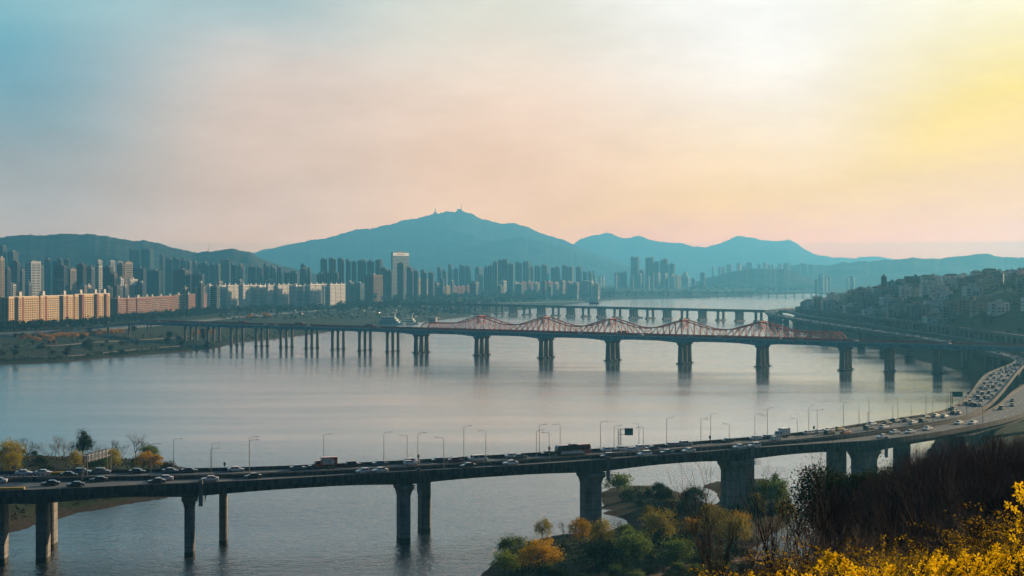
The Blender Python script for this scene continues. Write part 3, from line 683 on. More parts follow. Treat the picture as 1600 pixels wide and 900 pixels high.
for k, xx in ((0, 372), (1, 402)):
    p = gp(xx*0+[1006,1018][k], 478, mdz); loc = Matrix.Rotation(-atan2(u[1], u[0]), 3, 'Z') @ Vector((p.x-a[0], p.y-a[1], 0))
    mb = MB(); mb.bar((loc.x, -13, mdz), (loc.x, -13, mdz+9), .5, .5); mb.box(loc.x-6, loc.x+6, -13.3, -12.7, mdz+5.5, mdz+9); mb.build('sign_board', M_hb, HB)
BB = thing('double_deck_bridge', 'faint far double-deck bridge near the horizon behind the hillside houses', 'bridge', (600, 4500, 0), RAD(-12))
mb = MB(); mb.box(-420, 560, -9, 9, 16.5, 19.5); mb.build('upper_deck', M_hb, BB)
mb = MB(); mb.box(-420, 560, -12, 12, 3.4, 4.8); mb.build('lower_deck', M_hb, BB)
for q in np.arange(-400, 560, 29):
    mb = MB(); mb.box(q-1.6, q+1.6, -6, 6, 4.802, 16.498); mb.build('upper_pier', M_hb, BB)
    mb = MB(); mb.box(q-1.6, q+1.6, -9, 9, -2, 3.398); mb.build('lower_pier', M_hb, BB)

# ------------------------------------------------------------------ vehicles
def paint(name, c, rough=.3):
    m = mat('car_paint_'+name, c, rough, .04, .5, spec=.6)
    b = m.node_tree.nodes['Principled BSDF']; b.inputs['Coat Weight'].default_value = 1.0; b.inputs['Coat Roughness'].default_value = .06
    return m
PAINT = {'white': paint('white', (.80,.80,.78)), 'silver': paint('silver', (.42,.44,.45)), 'grey': paint('grey', (.14,.15,.16)), 'black': paint('black', (.016,.017,.019)),
         'dark blue': paint('dark_blue', (.03,.05,.09)), 'dark red': paint('dark_red', (.16,.015,.018)), 'teal': paint('teal', (.06,.16,.19)), 'blue-grey': paint('blue_grey', (.12,.19,.25)),
         'orange': paint('orange', (.6,.16,.05)), 'yellow': paint('yellow', (.6,.42,.10)), 'red': paint('red', (.38,.025,.03))}
M_glass = mat('car_glass', (.02,.025,.03), .12, .1, 1, spec=.7)
M_tyre = mat('tyre_rubber', (.015,.015,.015), .85, .1, 3)
M_rim = mat('wheel_rim', (.35,.36,.37), .35, .1, 3, metal=.7)
M_head = mat('headlight_lens', (.75,.75,.72), .2, .05, 3)
M_tail = mat('tail_light_lens', (.40,.02,.015), .3, .05, 3)
def car_shell(prof_low, prof_cab, hw, cw):
    """lower hull lofted along the length with tucked flanks, then a cabin that leans inward"""
    mb = MB()
    rings = []
    for x, zb, zt, k in prof_low:
        w = hw*k; rings.append([(x,-w*.94,zb),(x,w*.94,zb),(x,w,zb+.22),(x,w,zb+.22+(zt-zb-.22)*.55),(x,w*.93,zt),(x,-w*.93,zt),(x,-w,zb+.22+(zt-zb-.22)*.55),(x,-w,zb+.22)])
    mb.loft(rings)
    x0, x1, x2, x3, zs, zr = prof_cab                     # rear base, rear top, front top, front base, sill, roof
    b = [(x0,-cw,zs),(x3,-cw,zs),(x3,cw,zs),(x0,cw,zs)]; t = [(x1,-cw*.78,zr),(x2,-cw*.78,zr),(x2,cw*.78,zr),(x1,cw*.78,zr)]
    mid = [( (x1+x2)/2, y, zr+.05) for y in (-cw*.7, cw*.7)]
    mb.loft([b, t], 0)
    g = MB()
    def quad(p, n):                                       # glass pane 12 mm proud of the cabin
        n = Vector(n).normalized()*.012; g.add([Vector(q)+n for q in p], [(0,1,2,3)])
    def lerp(a, b, k): return tuple(a[i]+(b[i]-a[i])*k for i in range(3))
    for s in (-1, 1):
        A, B, Ct, D = (x0,s*cw,zs), (x3,s*cw,zs), (x2,s*cw*.78,zr), (x1,s*cw*.78,zr)
        for f0, f1 in ((.08,.47),(.52,.93)):
            p = [lerp(lerp(A,B,f0), lerp(D,Ct,f0), .12), lerp(lerp(A,B,f1), lerp(D,Ct,f1), .12), lerp(lerp(A,B,f1), lerp(D,Ct,f1), .86), lerp(lerp(A,B,f0), lerp(D,Ct,f0), .86)]
            if s > 0: p = p[::-1]
            quad(p, (0, s, .3))
    for (xa, xb, sg) in ((x3, x2, 1), (x0, x1, -1)):
        A, B, Ct, D = (xa,-cw,zs),(xa,cw,zs),(xb,cw*.78,zr),(xb,-cw*.78,zr)
        p = [lerp(lerp(A,B,.08), lerp(D,Ct,.08), .1), lerp(lerp(A,B,.92), lerp(D,Ct,.92), .1), lerp(lerp(A,B,.92), lerp(D,Ct,.92), .92), lerp(lerp(A,B,.08), lerp(D,Ct,.08), .92)]
        if sg < 0: p = p[::-1]
        quad(p, (sg, 0, .4))
    return mb, g
def wheel_mesh(r=.33, w=.22):
    mb = MB()
    for y0, y1, rr, m in ((-w/2, w/2, r, 0), (-w/2-.012, -w/2-.002, r*.62, 1), (w/2+.002, w/2+.012, r*.62, 1)):
        mb.loft([[(rr*cos(2*pi*i/12), y, rr*sin(2*pi*i/12)) for i in range(12)] for y in (y0, y1)], m)
    return mb.mesh('wheel', [M_tyre, M_rim])
WHEEL = wheel_mesh(); WHEELT = wheel_mesh(.46, .3)
CARS = {}
for kind, low, cab, hw, cw in (
  ('sedan', [(-2.38,.38,.78,.86),(-2.3,.26,.95,.96),(-1.6,.2,1.0,1),(-.2,.2,.95,1),(1.2,.2,.92,1),(2.0,.24,.80,.96),(2.36,.36,.66,.84)], (-1.75,-.95,.45,1.15,.93,1.44), .91, .84),
  ('hatchback', [(-2.0,.36,.86,.9),(-1.9,.24,1.0,.97),(-1.2,.2,1.0,1),(0,.2,.97,1),(1.1,.2,.94,1),(1.75,.24,.84,.96),(2.02,.36,.68,.85)], (-1.92,-1.55,.25,1.05,.95,1.5), .88, .82),
  ('sport utility', [(-2.3,.42,1.0,.9),(-2.22,.3,1.1,.98),(-1.2,.26,1.1,1),(0,.26,1.08,1),(1.2,.26,1.06,1),(2.0,.3,.96,.97),(2.32,.42,.78,.88)], (-2.2,-1.9,.35,1.05,1.06,1.72), .95, .87),
  ('van', [(-2.5,.42,1.0,.95),(-2.45,.3,1.1,.99),(-1.2,.26,1.1,1),(0,.26,1.1,1),(1.5,.26,1.08,1),(2.3,.3,.98,.97),(2.5,.42,.8,.9)], (-2.45,-2.4,1.15,1.85,1.06,1.95), .96, .93)):
    a, g = car_shell(low, cab, hw, cw)
    L = low[-1][0]; R = low[0][0]
    h = MB(); h.box(L-.28, L-.02, -.22, .14, .62, .76); t = MB(); t.box(R+.0, R+.12, -.2, .16, .74, .9)
    CARS[kind] = (a.mesh(kind.replace(' ', '_')+'_body', PAINT['white']), g.mesh('window', M_glass), h.mesh('headlight', M_head), t.mesh('tail_light', M_tail), L*.66, R*.62, hw)
def place_car(kind, colour, loc, rz, label, group, parts=True, z0=DZ, rx=0.0):
    body, glass, hl, tl, xf, xr, hw = CARS[kind]
    nm = {'sedan':'sedan_car','hatchback':'hatchback_car','sport utility':'sport_utility_car','van':'passenger_van'}[kind]
    T = thing(nm, label, 'van' if kind == 'van' else 'car', (loc[0], loc[1], z0), rz, group)
    b = link('body', body, T); b.material_slots[0].link = 'OBJECT'; b.material_slots[0].material = PAINT[colour]
    link('window', glass, T)
    if parts:
        for x in (xf, xr):
            for s in (-1, 1): link('wheel', WHEEL, T, (x, s*(hw-.12), .33))
        for s in (-.62, .62): link('headlight', hl, T, (0, s+.04, 0)); link('tail_light', tl, T, (0, s+.02, 0))
    return T
def near_dir(C, p):
    i = int(np.argmin(np.hypot(C[:,0]-p[0], C[:,1]-p[1]))); i = min(max(i, 1), len(C)-2); t = C[i+1]-C[i-1]; return atan2(t[1], t[0])
FARCARS = [(40,740.5,'white','sedan'),(63.5,740.5,'white','sedan'),(108,744.5,'black','sedan'),(130,740.5,'blue-grey','sport utility'),(163,738.5,'grey','sport utility'),(216,738.5,'black','sedan'),(269,736.5,'blue-grey','sedan'),(297,737,'dark blue','sedan'),(369,734.5,'white','sedan'),
 (466,734,'grey','sedan'),(479,729,'black','sedan'),(548,726.5,'black','sport utility'),(592,726,'blue-grey','sedan'),(639,722.5,'white','sport utility'),(641.5,727,'white','hatchback'),(682,720.5,'dark blue','sedan'),(701,722.5,'dark red','sedan'),(736,716.5,'white','sedan'),(749,720.5,'white','van'),(795,713.5,'white','sedan'),(812,716.5,'grey','sedan'),(849,709.5,'black','sedan'),(859,712.5,'white','sport utility'),
 (942,704,'white','sedan'),(954,704.5,'white','sedan'),(991,700,'white','sedan'),(988,705.5,'white','hatchback'),(1019,703.5,'dark blue','sedan'),(1043,697,'grey','sedan'),(1053,696.5,'silver','sport utility'),(1126,689,'black','sedan'),(1169,685.5,'white','sedan'),(1182,686,'black','sedan'),(1212,688,'white','hatchback'),(1250,677.5,'silver','sedan'),(1258,679,'white','sedan'),(1289,674,'white','sedan'),(1296,679,'black','sport utility'),(1310,672.5,'yellow','sedan'),(1321,678,'orange','sedan'),(1361,664.5,'white','sedan'),(1357,671.5,'black','sport utility'),(1381,669.5,'white','sedan'),(1386,663.5,'black','sedan'),(1400,660,'silver','sport utility'),(1417,659,'black','sedan'),(1426,662.5,'white','sedan'),(1443,660,'black','sport utility'),(1446,653.5,'grey','sedan'),(1462,651.5,'white','sedan'),(1476,652.5,'white','sedan'),(1490,646.5,'black','sedan'),(1487,640.5,'grey','sedan'),(1498,647.5,'silver','sedan')]
NEARCARS = [(4,750.5,'white','sedan'),(79,758.5,'black','sedan'),(118,760.5,'black','sedan'),(155,751.5,'black','sedan'),(245,755,'black','sedan'),(257,750.5,'white','sedan'),(328,751.5,'white','sedan'),(394,744.8,'black','sedan'),(565,738.2,'white','hatchback'),(581,738.2,'white','sedan'),(729,729.5,'black','sedan'),(792,724.5,'white','sedan'),(941,714,'black','sport utility'),(1007,712.5,'white','sport utility'),(1032,707.2,'teal','sedan'),(1072,706,'white','sedan'),(1148,699.5,'white','sedan'),(1174,699.5,'white','sport utility'),(1379,684.5,'white','sedan'),(1398,677.8,'white','sedan'),(1422,677,'white','sedan'),(1449,672,'white','sedan'),(1498,662.8,'white','sedan'),(1520,662.5,'white','sedan'),(1564,640,'black','sport utility'),(1582,634.5,'grey','sedan'),(1582,627.5,'black','sedan')]
OCC = []
def clampdeck(p, C, lo, hi):
    i = int(np.argmin(np.hypot(C[:,0]-p[0], C[:,1]-p[1]))); t = norm2(C[max(0,i-2):i+3])[min(2, i)]; n = np.array([t[1], -t[0]])
    q = np.array([p[0], p[1]]); al = (q-C[i])@t; of = min(max((q-C[i])@n, lo[i]+1.5), hi[i]-1.5); q = C[i]+t*al+n*of
    return q, atan2(t[1], t[0])
for lst, C, lo, hi, nm, rev in ((FARCARS, CF, FLO, FHI, 'river-side carriageway', True), (NEARCARS, CN, NLO, NHI, 'nearer carriageway', False)):
    for k, (x, y, c, kd) in enumerate(sorted(lst), 1):
        q, a = clampdeck(gp(x, y, DZ), C, lo, hi)
        for tries in range(40):
            if all(np.hypot(*(q-o)) > 4.9 or abs((q-o)@np.array([-sin(a), cos(a)])) > 2.0 for o in OCC): break
            q = q+np.array([cos(a), sin(a)])*1.1*(1 if tries < 20 else -1)
        OCC.append(q)
        place_car(kd, c, q, a+(pi if not rev else 0), f'{c} {kd} car, {ordn(k)} from the left on the {nm}', f'cars on the {nm}')
# the jam that crawls up the ramp and on along the far bank
dF = np.r_[0, np.cumsum(np.linalg.norm(np.diff(CF, axis=0), axis=1))]; tF = norm2(CF)
jr = random.Random(5)
jc = ['white']*9+['silver']*3+['grey']*2+['black']*4+['blue-grey','dark red']
i0 = int(np.argmin(np.abs(CF[:,1]-545))); njam = 0
LN = ['nearest the river', 'second from the river', 'third from the river', 'farthest from the river']
for lane in range(4):
    kl = 0
    s = dF[i0]+jr.uniform(0, 8)
    while s < dF[-1]-20:
        i = int(np.searchsorted(dF, s)); i = min(i, len(CF)-1); Y = CF[i,1]
        n = np.array([tF[i,1], -tF[i,0]]); o = FLO[i]+1.9+(FHI[i]-FLO[i]-3.8)*(lane+.5)/4
        p = CF[i]+n*o
        c = jr.choice(jc); kd = jr.choice(['sedan','sedan','sedan','hatchback','sport utility'])
        if Y > 545:
            kl += 1
            if Y < 960: place_car(kd, c, p, atan2(tF[i,1], tF[i,0]), f'{c} {kd} car, {ordn(kl)} in the climbing jam, lane {LN[lane]}', 'cars in the jam on the climb', parts=(Y < 700))
            elif njam < 190:
                place_car(kd, c, p, atan2(tF[i,1], tF[i,0]), f'tiny {c} {kd} car, {ordn(kl)} in the far jam, lane {LN[lane]}', 'cars in the far jam', parts=False); njam += 1
        s += jr.uniform(12.0, 36) if Y < 960 else jr.uniform(9, 40)

def truck(loc, rz, label, col, boxcol, L, lettering):
    T = thing('box_truck', label, 'truck', (loc[0], loc[1], DZ), rz)
    M = PAINT[col]; Bm = PAINT[boxcol]
    mb = MB(); mb.loft([[(x,-1.05,.5),(x,1.05,.5),(x,1.05,z),(x,-1.05,z)] for x, z in ((L/2-1.9,2.35),(L/2-.55,2.35),(L/2-.12,1.45),(L/2,1.3))]); cabp = mb.build('cab', M, T)
    g = MB(); g.add([(L/2-.52,-.95,2.25),(L/2-.52,.95,2.25),(L/2-.09,.95,1.52),(L/2-.09,-.95,1.52)], [(3,2,1,0)])
    for s in (-1,1): g.box(L/2-1.5, L/2-.6, s*1.055-.006, s*1.055+.006, 1.5, 2.1)
    g.build('window', M_glass, cabp)
    mb = MB(); mb.box(-L/2, L/2-2.05, -1.2, 1.2, .95, 3.25); bx_ = mb.build('cargo_box', Bm, T)
    mb = MB(); mb.box(-L/2+.1, L/2-.3, -.5, .5, .45, .948); mb.build('chassis', M_dark, T)
    for x in (L/2-1.1, -L/2+1.2, -L/2+2.3):
        for s in (-1, 1): link('wheel', WHEELT, T, (x, s*.98, .46))
    if lettering:
        for s in (-1, 1):
            mb = MB(); y = s*1.203; y0, y1 = min(y, y+s*.012), max(y, y+s*.012)
            a0 = L/2-4.7; mb.box(a0, a0+2.3, y0, y1, 1.25, 2.95)                            # square white panel
            c = -L/2+1.7
            mb.loft([[(c+r*1.0*cos(q), yy, 1.95+r*.85*sin(q)) for q in [2*pi*i/10 for i in range(10)] for r in (1,)] for yy in (y0, y1)])
            pn = mb.build('white_panel', M_white, bx_)
            mb = MB(); yy0, yy1 = min(y1, y1+.01) if s > 0 else y0-.01, max(y1, y1+.01) if s > 0 else y0
            for r in range(2):
                for q in range(4): mb.box(a0+.25+q*.48, a0+.55+q*.48, yy0, yy1, 2.3-r*.6, 2.6-r*.6)
            mb.build('print', PAINT['grey'], pn)
    return T
q, a = clampdeck(gp(505, 728.5, DZ), CF, FLO, FHI); truck(q, a+pi, 'red box truck with white printed panels on the river-side carriageway', 'red', 'red', 6.6, True)
q, a = clampdeck(gp(1211, 682, DZ), CF, FLO, FHI); truck(q, a+pi, 'small white box truck on the river-side carriageway', 'white', 'white', 5.4, False)
def bus(loc, rz):
    T = thing('coach_bus', 'long red, white and black coach on the river-side carriageway', 'bus', (loc[0], loc[1], DZ), rz); L = 11.5
    def sec(x, w, z0, z1): return [(x,-w*.97,z0),(x,w*.97,z0),(x,w,z0+.5),(x,w,z1-.4),(x,w*.88,z1),(x,-w*.88,z1),(x,-w,z1-.4),(x,-w,z0+.5)]
    mb = MB(); mb.loft([sec(-L/2,1.15,.45,3.2), sec(-L/2+.2,1.24,.35,3.3), sec(-1.5,1.24,.35,3.3)]); mb.build('rear_body', PAINT['red'], T)
    mb = MB(); mb.loft([sec(-1.498,1.24,.35,3.3), sec(L/2-.7,1.24,.35,3.3), sec(L/2-.15,1.2,.4,3.1), sec(L/2,1.1,.45,2.7)]); mb.build('front_body', PAINT['black'], T)
    for s in (-1, 1):
        mb = MB(); y = s*1.243; mb.add([(L/2-1,y,.6),(-3.6,y,.6),(-2.6,y,1.5),(L/2-1,y,1.5)], [(0,1,2,3)] if s < 0 else [(3,2,1,0)]); mb.build('side_stripe', M_white, T)
        for k in range(6):
            mb = MB(); x = -4.9+k*1.6; mb.box(x, x+1.45, s*1.246-.006, s*1.246+.006, 1.75, 2.75); mb.build('window', M_glass, T)
        for x in (L/2-2.3, -L/2+2.4): link('wheel', WHEELT, T, (x, s*1.08, .46))
    mb = MB(); mb.box(-1, 1.2, -.8, .8, 3.302, 3.55); mb.build('roof_unit', PAINT['grey'], T)
q, a = clampdeck(gp(895, 711, DZ), CF, FLO, FHI); bus(q, a+pi)

# ------------------------------------------------------------------ lamps, signs and barriers of the expressway
def lamp_mesh(h, arms):
    mb = MB(); mb.tube((0,0,0), (0,0,h), .10, .06, 6); mb.tube((0,0,0), (0,0,.9), .16, .16, 6)
    for s in arms: mb.tube((0,0,h), (s*.5,0,h+.22), .05, .045, 5); mb.tube((s*.5,0,h+.22), (s*2.1,0,h+.3), .045, .035, 5)
    p = mb.mesh('pole', M_galv); hd = MB()
    for s in arms: hd.box(min(s*1.75, s*2.6), max(s*1.75, s*2.6), -.13, .13, h+.25, h+.36)
    return p, hd.mesh('lamp_head', M_galv)
LAMP1 = lamp_mesh(8.6, (1,)); LAMP2 = lamp_mesh(8.6, (1,-1))
def lamp(loc, rz, label, group, kind=LAMP1, z=DZ, sc=1.0):
    T = thing('street_lamp', label, 'street lamp', (loc[0], loc[1], z), rz, group); T.scale = (1, 1, sc)
    link('pole', kind[0], T); link('lamp_head', kind[1], T)
# (x, base y, top y, which parapet, single or double arm)
LAMPS = [(30,'F',697,1),(115,'F',698,1),(127,'N',708,1),(243,'C',694,1),(268,'F',686,1),(322,'C',701,1),(326,'F',693,1),(382,'C',688,1),(388,'F',683,1),(504,'F',679,1),(606,'F',676,1),(635,'F',680,-1),(666,'C',677,1),(689,'N',684,-1),(726,'F',666,1),(761,'F',673,-1),(829,'C',673,1),(839,'F',664,1),(857,'N',676,-1),(877,'F',663,-1),(943,'F',659,1),(962,'C',666,1),(996,'F',662,-1),(1011,'N',668,-1),(1039,'F',653,1),(1086,'C',654,1),(1104,'F',655,-1),(1117,'F',647,1),(1137,'N',662,-1),(1186,'C',648,1),(1194,'F',638,1),(1201,'F',649,-1),(1256,'N',654,-1),(1261,'F',635,1),(1281,'C',641,2),(1318,'F',630,1),(1339,'F',636,-1),(1355,'C',645,2),(1360,'F',622,1),(1396,'F',631,-1),(1407,'F',620,1),(1422,'C',633,1),(1444,'F',625,-1),(1447,'F',614,1),(1459,'C',626,1),(1479,'F',615,-1),(1482,'F',606,1),(1512,'C',618,1),(1533,'N',628,-1),(1550,'C',600,1),(1574,'C',590,1)]
cnt = {'F':0,'C':0,'N':0}
def foot_at(x, C, off):
    t = norm2(C); n = np.stack([t[:,1], -t[:,0]], 1); P = C+n*np.asarray(off)[:, None]
    ok = P[:,1] < 900; xx = np.where(ok, 800+P[:,0]/P[:,1]*FPX, 1e9); i = int(np.argmin(np.abs(xx-x))); return P[i], atan2(t[i,1], t[i,0])
for x, wh, ty, arm in LAMPS:
    C, off, nm = (CF, FLO+.55, 'river-side parapet') if wh == 'F' else ((CN, NLO+.2, 'central barrier') if wh == 'C' else (CN, NHI-.5, 'nearest parapet'))
    p, a = foot_at(x, C, off); cnt[wh] += 1
    h = min(max((CAMZ-DZ)-(ty-HOR)/FPX*p[1], 6.5), 12.5)
    rz = {1: a, -1: a+pi, 2: a}[arm]
    lamp(p, rz, f'{"double-arm" if arm == 2 else "slender"} street lamp, {ordn(cnt[wh])} from the left along the {nm}', f'street lamps along the {nm}', LAMP2 if arm == 2 else LAMP1, DZ, h/8.8)
# small equipment boxes on the river-side parapet
for k, x in enumerate((357, 645, 828+28, 1107, 1268), 1):
    p, a = foot_at(x, CF, FLO+.15); T = thing('signal_box', f'small black equipment box on the river-side parapet, {ordn(k)} from the left', 'box', (p[0], p[1], DZ+1.0), a, 'equipment boxes on the parapet')
    mb = MB(); mb.box(-.28, .28, -.2, .2, .5, 1.5); mb.build('cabinet', M_dark, T); mb = MB(); mb.box(-.05, .05, -.05, .05, 0, .5); mb.build('post', M_dark, T)
def sign(x, C, off, bx0, bx1, by0, by1, label):
    p, a = foot_at(x, C, off); T = thing('direction_sign', label, 'road sign', (p[0], p[1], DZ)); s = p[1]/FPX
    zt = (CAMZ-DZ)-(by0-HOR)*s; zb = (CAMZ-DZ)-(by1-HOR)*s; xa = (bx0-800)*s-p[0]; xb = (bx1-800)*s-p[0]
    mb = MB()
    for q in (-.45, .45): mb.bar((q, 0, 0), (q, 0, zt), .16, .16)
    for zz in np.arange(.3, zt-.6, .9): mb.bar((-.45, 0, zz), (.45, 0, zz+.9), .1, .1); mb.bar((-.45, 0, zz), (.45, 0, zz), .1, .1)
    mb.build('lattice_post', M_dark, T)
    mb = MB(); mb.bar((0, .1, zt-.3), (xb, .1, zt-.3), .14, .14); mb.bar((0, .1, zb+.3), (xb, .1, zb+.3), .14, .14); mb.build('arm', M_dark, T)
    mb = MB(); mb.box(xa, xb, -.16, -.02, zb, zt); mb.build('board', M_green, T)
sign(972, CF, FLO+.3, 976, 989, 669, 680, 'green cantilever road sign on a dark lattice post over the river-side parapet')
sign(1486, CF, FLO+.3, 1488, 1504, 612, 620, 'green cantilever road sign where the viaduct bends toward the hillside')
# sign gantry spanning the river-side carriageway near the left edge
p0, a0 = foot_at(163, CF, FLO+.3); p1, _ = foot_at(131, CF, FHI-.2)
T = thing('sign_gantry', 'white louvred sign gantry spanning the carriageway near the left edge', 'gantry', (p1[0], p1[1], DZ)); d = p0-p1
mb = MB()
for q in (0, 1):
    for e in (-.5, .5):
        b = Vector((d[0]*q+e, d[1]*q, 0)); mb.bar(b, b+Vector((0,0,6.6)), .2, .2)
    for zz in np.arange(.5, 6, 1.2): mb.bar((d[0]*q-.5, d[1]*q, zz), (d[0]*q+.5, d[1]*q, zz+1.2), .1, .1)
mb.build('lattice_post', M_galv, T)
mb = MB()
for zz in (5.2, 6.6):
    for e in (-.5, .5): mb.bar((e, 0, zz), (d[0]+e, d[1], zz), .16, .16)
mb.build('beam', M_galv, T)
for k in range(6):
    f = .1+k*.15; c = Vector((d[0]*f, d[1]*f, 0)); pb = MB()
    for j in range(5): pb.box(c.x-.75, c.x+.75, c.y-.75, c.y-.6, 4.75+j*.5, 5.1+j*.5)
    pb.build('louvre_panel', M_white, T)
def cushion(x, y, L, label):
    p = gp(x, y, DZ); T = thing('crash_cushion', label, 'barrier', (p.x, p.y, DZ), RAD(8))
    mb = MB()
    for k in range(4): mb.box(-L/2+L*k/4+.02, -L/2+L*(k+1)/4-.02, -.5, .5, 0, .95)
    mb.build('body', M_yel, T); mb = MB(); mb.box(-L/2, L/2, -.52, .52, .4, .55); mb.build('band', M_dark, T)
cushion(10, 767.5, 9, 'yellow crash cushion at the left edge on the nearer carriageway')
cushion(94, 742.5, 5, 'yellow crash cushion beside the striped kerb on the river-side carriageway')
T = thing('striped_kerb', 'low red and white striped divider kerb near the left edge', 'kerb', (*wp(5, 744), DZ))
for k in range(24):
    p = gp(5+k*3.2, 744-k*.05, DZ); mb = MB(); mb.box(p.x-T.location.x, p.x-T.location.x+.5, p.y-T.location.y, p.y-T.location.y+.3, .0, .25); mb.build('kerb_block', M_redp if k % 2 else M_white, T)
# a few vehicles on the truss bridge, on the bank road and on the ramp
def bl(s, off): p = BA+BU*s+BN*off; return p
vr = random.Random(12)
for k, x in enumerate(vr.sample(range(int(S0)+30, int(bs(600)), 9), 34)):
    off = vr.choice((-10.3, -7.2, 7.2, 10.3)); c = vr.choice(jc)
    place_car('sedan', c, bl(x, off), brz+(0 if off > 0 else pi), f'tiny {c} car crossing on the teal truss bridge', f'{c} cars on the truss bridge', False, BZ+.05)
for k, (s, c) in enumerate(((bs(-300), 'red'), (bs(-230), 'red'), (bs(-150), 'red'), (bs(95), 'black'))):
    p = bl(s, 8.6); T = thing('city_bus', ['dark red bus at the left end of the teal bridge','dark red bus left of the middle of the teal bridge approach','dark red bus on the teal bridge near the moored ships','black bus behind the red truss in mid-river'][k], 'bus', (p[0], p[1], BZ+.05), brz)
    mb = MB(); mb.loft([[(x,-1.2,.35),(x,1.2,.35),(x,1.2,z),(x,-1.2,z)] for x, z in ((-5.5,3.0),(-5.3,3.2),(5.2,3.2),(5.5,2.9))]); mb.build('body', PAINT['dark red' if c == 'red' else 'black'], T)
    mb = MB()
    for i in range(6):
        for s_ in (-1, 1): mb.box(-4.9+i*1.65, -3.5+i*1.65, s_*1.206-.006, s_*1.206+.006, 1.6, 2.6)
    mb.build('window', M_glass, T)
    for x in (-3.4, 3.4):
        for s_ in (-1, 1): link('wheel', WHEELT, T, (x, s_*1.05, .46))
for k, f in enumerate((.03,.08,.13,.19,.22,.27,.33,.38,.44,.5,.56,.66,.75)):
    i = int(f*79); c = vr.choice(jc); t = norm2(CR)[i]; place_car('sedan', c, CR[i]+np.array([t[1],-t[0]])*vr.choice((-2,2)), atan2(t[1], t[0]), f'tiny {c} car on the left bank road and ramp', f'{c} cars on the bank ramp', False, float(ZR[i]))
i = 41; t = norm2(CR)[i]; T = truck(CR[i]+np.array([t[1],-t[0]])*2, atan2(t[1], t[0]), 'tiny white box truck on the left bank ramp', 'white', 'white', 7, False); T.location.z = float(ZR[i])
for k in range(14):
    s = S0+60+k*72; p = bl(s, -11.6); lamp(p, brz+pi/2, f'thin street lamp, {ordn(k+1)} from the left on the teal truss bridge', 'street lamps on the truss bridge', LAMP1, BZ+.05, .95)
for k in range(20):
    f = k/20; i = int(np.argmin(np.abs(CN[:,1]-(900+f*900)))); t = norm2(CN)[i]; p = CN[i]+np.array([t[1],-t[0]])*(NLO[i]+.5)
    lamp(p, 0, f'street lamp, {ordn(k+1)} along the far road beside the arcaded wall', 'street lamps along the arcaded wall', LAMP1, DZ, 1.1)

# ------------------------------------------------------------------ buildings
WALL = {'cream': mat('cream_render', (.64,.43,.22), .85, .12, .05), 'pink': mat('pinkish_brick', (.38,.125,.075), .85, .15, .05), 'rust': mat('rust_brick', (.36,.15,.09), .85, .18, .05),
        'white': mat('white_render', (.80,.74,.68), .85, .08, .05), 'grey': mat('grey_render', (.24,.25,.26), .85, .12, .05), 'slate': mat('slate_cladding', (.07,.085,.10), .7, .15, .05),
        'steel-blue': mat('blue_glass_cladding', (.04,.085,.125), .35, .15, .05), 'brown': mat('brown_cladding', (.23,.15,.10), .8, .15, .05), 'tan': mat('tan_render', (.48,.38,.28), .85, .12, .05), 'dark': mat('dark_cladding_and_bay_shade', (.035,.042,.05), .6, .2, .05)}
M_win = mat('window_glass', (.025,.03,.036), .2, .3, .03, spec=.6)
M_winb = mat('balcony_glass', (.10,.13,.15), .25, .3, .03, spec=.6)
M_roof = mat('roof_concrete', (.22,.21,.2), .9, .2, .1)
M_wroof = mat('white_plant_room', (.68,.64,.58), .8, .1, .1)
M_stripe = mat('maroon_stripe_paint', (.25,.07,.05), .8, .15, .1)
def face_windows(g, axis, a0, a1, fixed, sgn, z0, z1, fh, bay, ww, wh, m=0, off=.07, skip=None):
    """panes set on one face of a box: axis 'x' runs along x at y=fixed, axis 'y' runs along y at x=fixed"""
    n = max(1, int((a1-a0)/bay)); st = (a1-a0)/n; nf = max(1, int((z1-z0)/fh))
    for f in range(nf):
        zb = z0+f*fh+fh*.28; zt = zb+fh*wh
        for k in range(n):
            if skip and skip(k, f): continue
            p0 = a0+st*(k+.5)-st*ww/2; p1 = p0+st*ww; q = fixed+sgn*off
            if axis == 'x': P = [(p0,q,zb),(p1,q,zb),(p1,q,zt),(p0,q,zt)]
            else: P = [(q,p0,zb),(q,p1,zb),(q,p1,zt),(q,p0,zt)]
            flip = (axis == 'x') == (sgn > 0)
            g.add(P[::-1] if flip else P, [(0,1,2,3)], m)
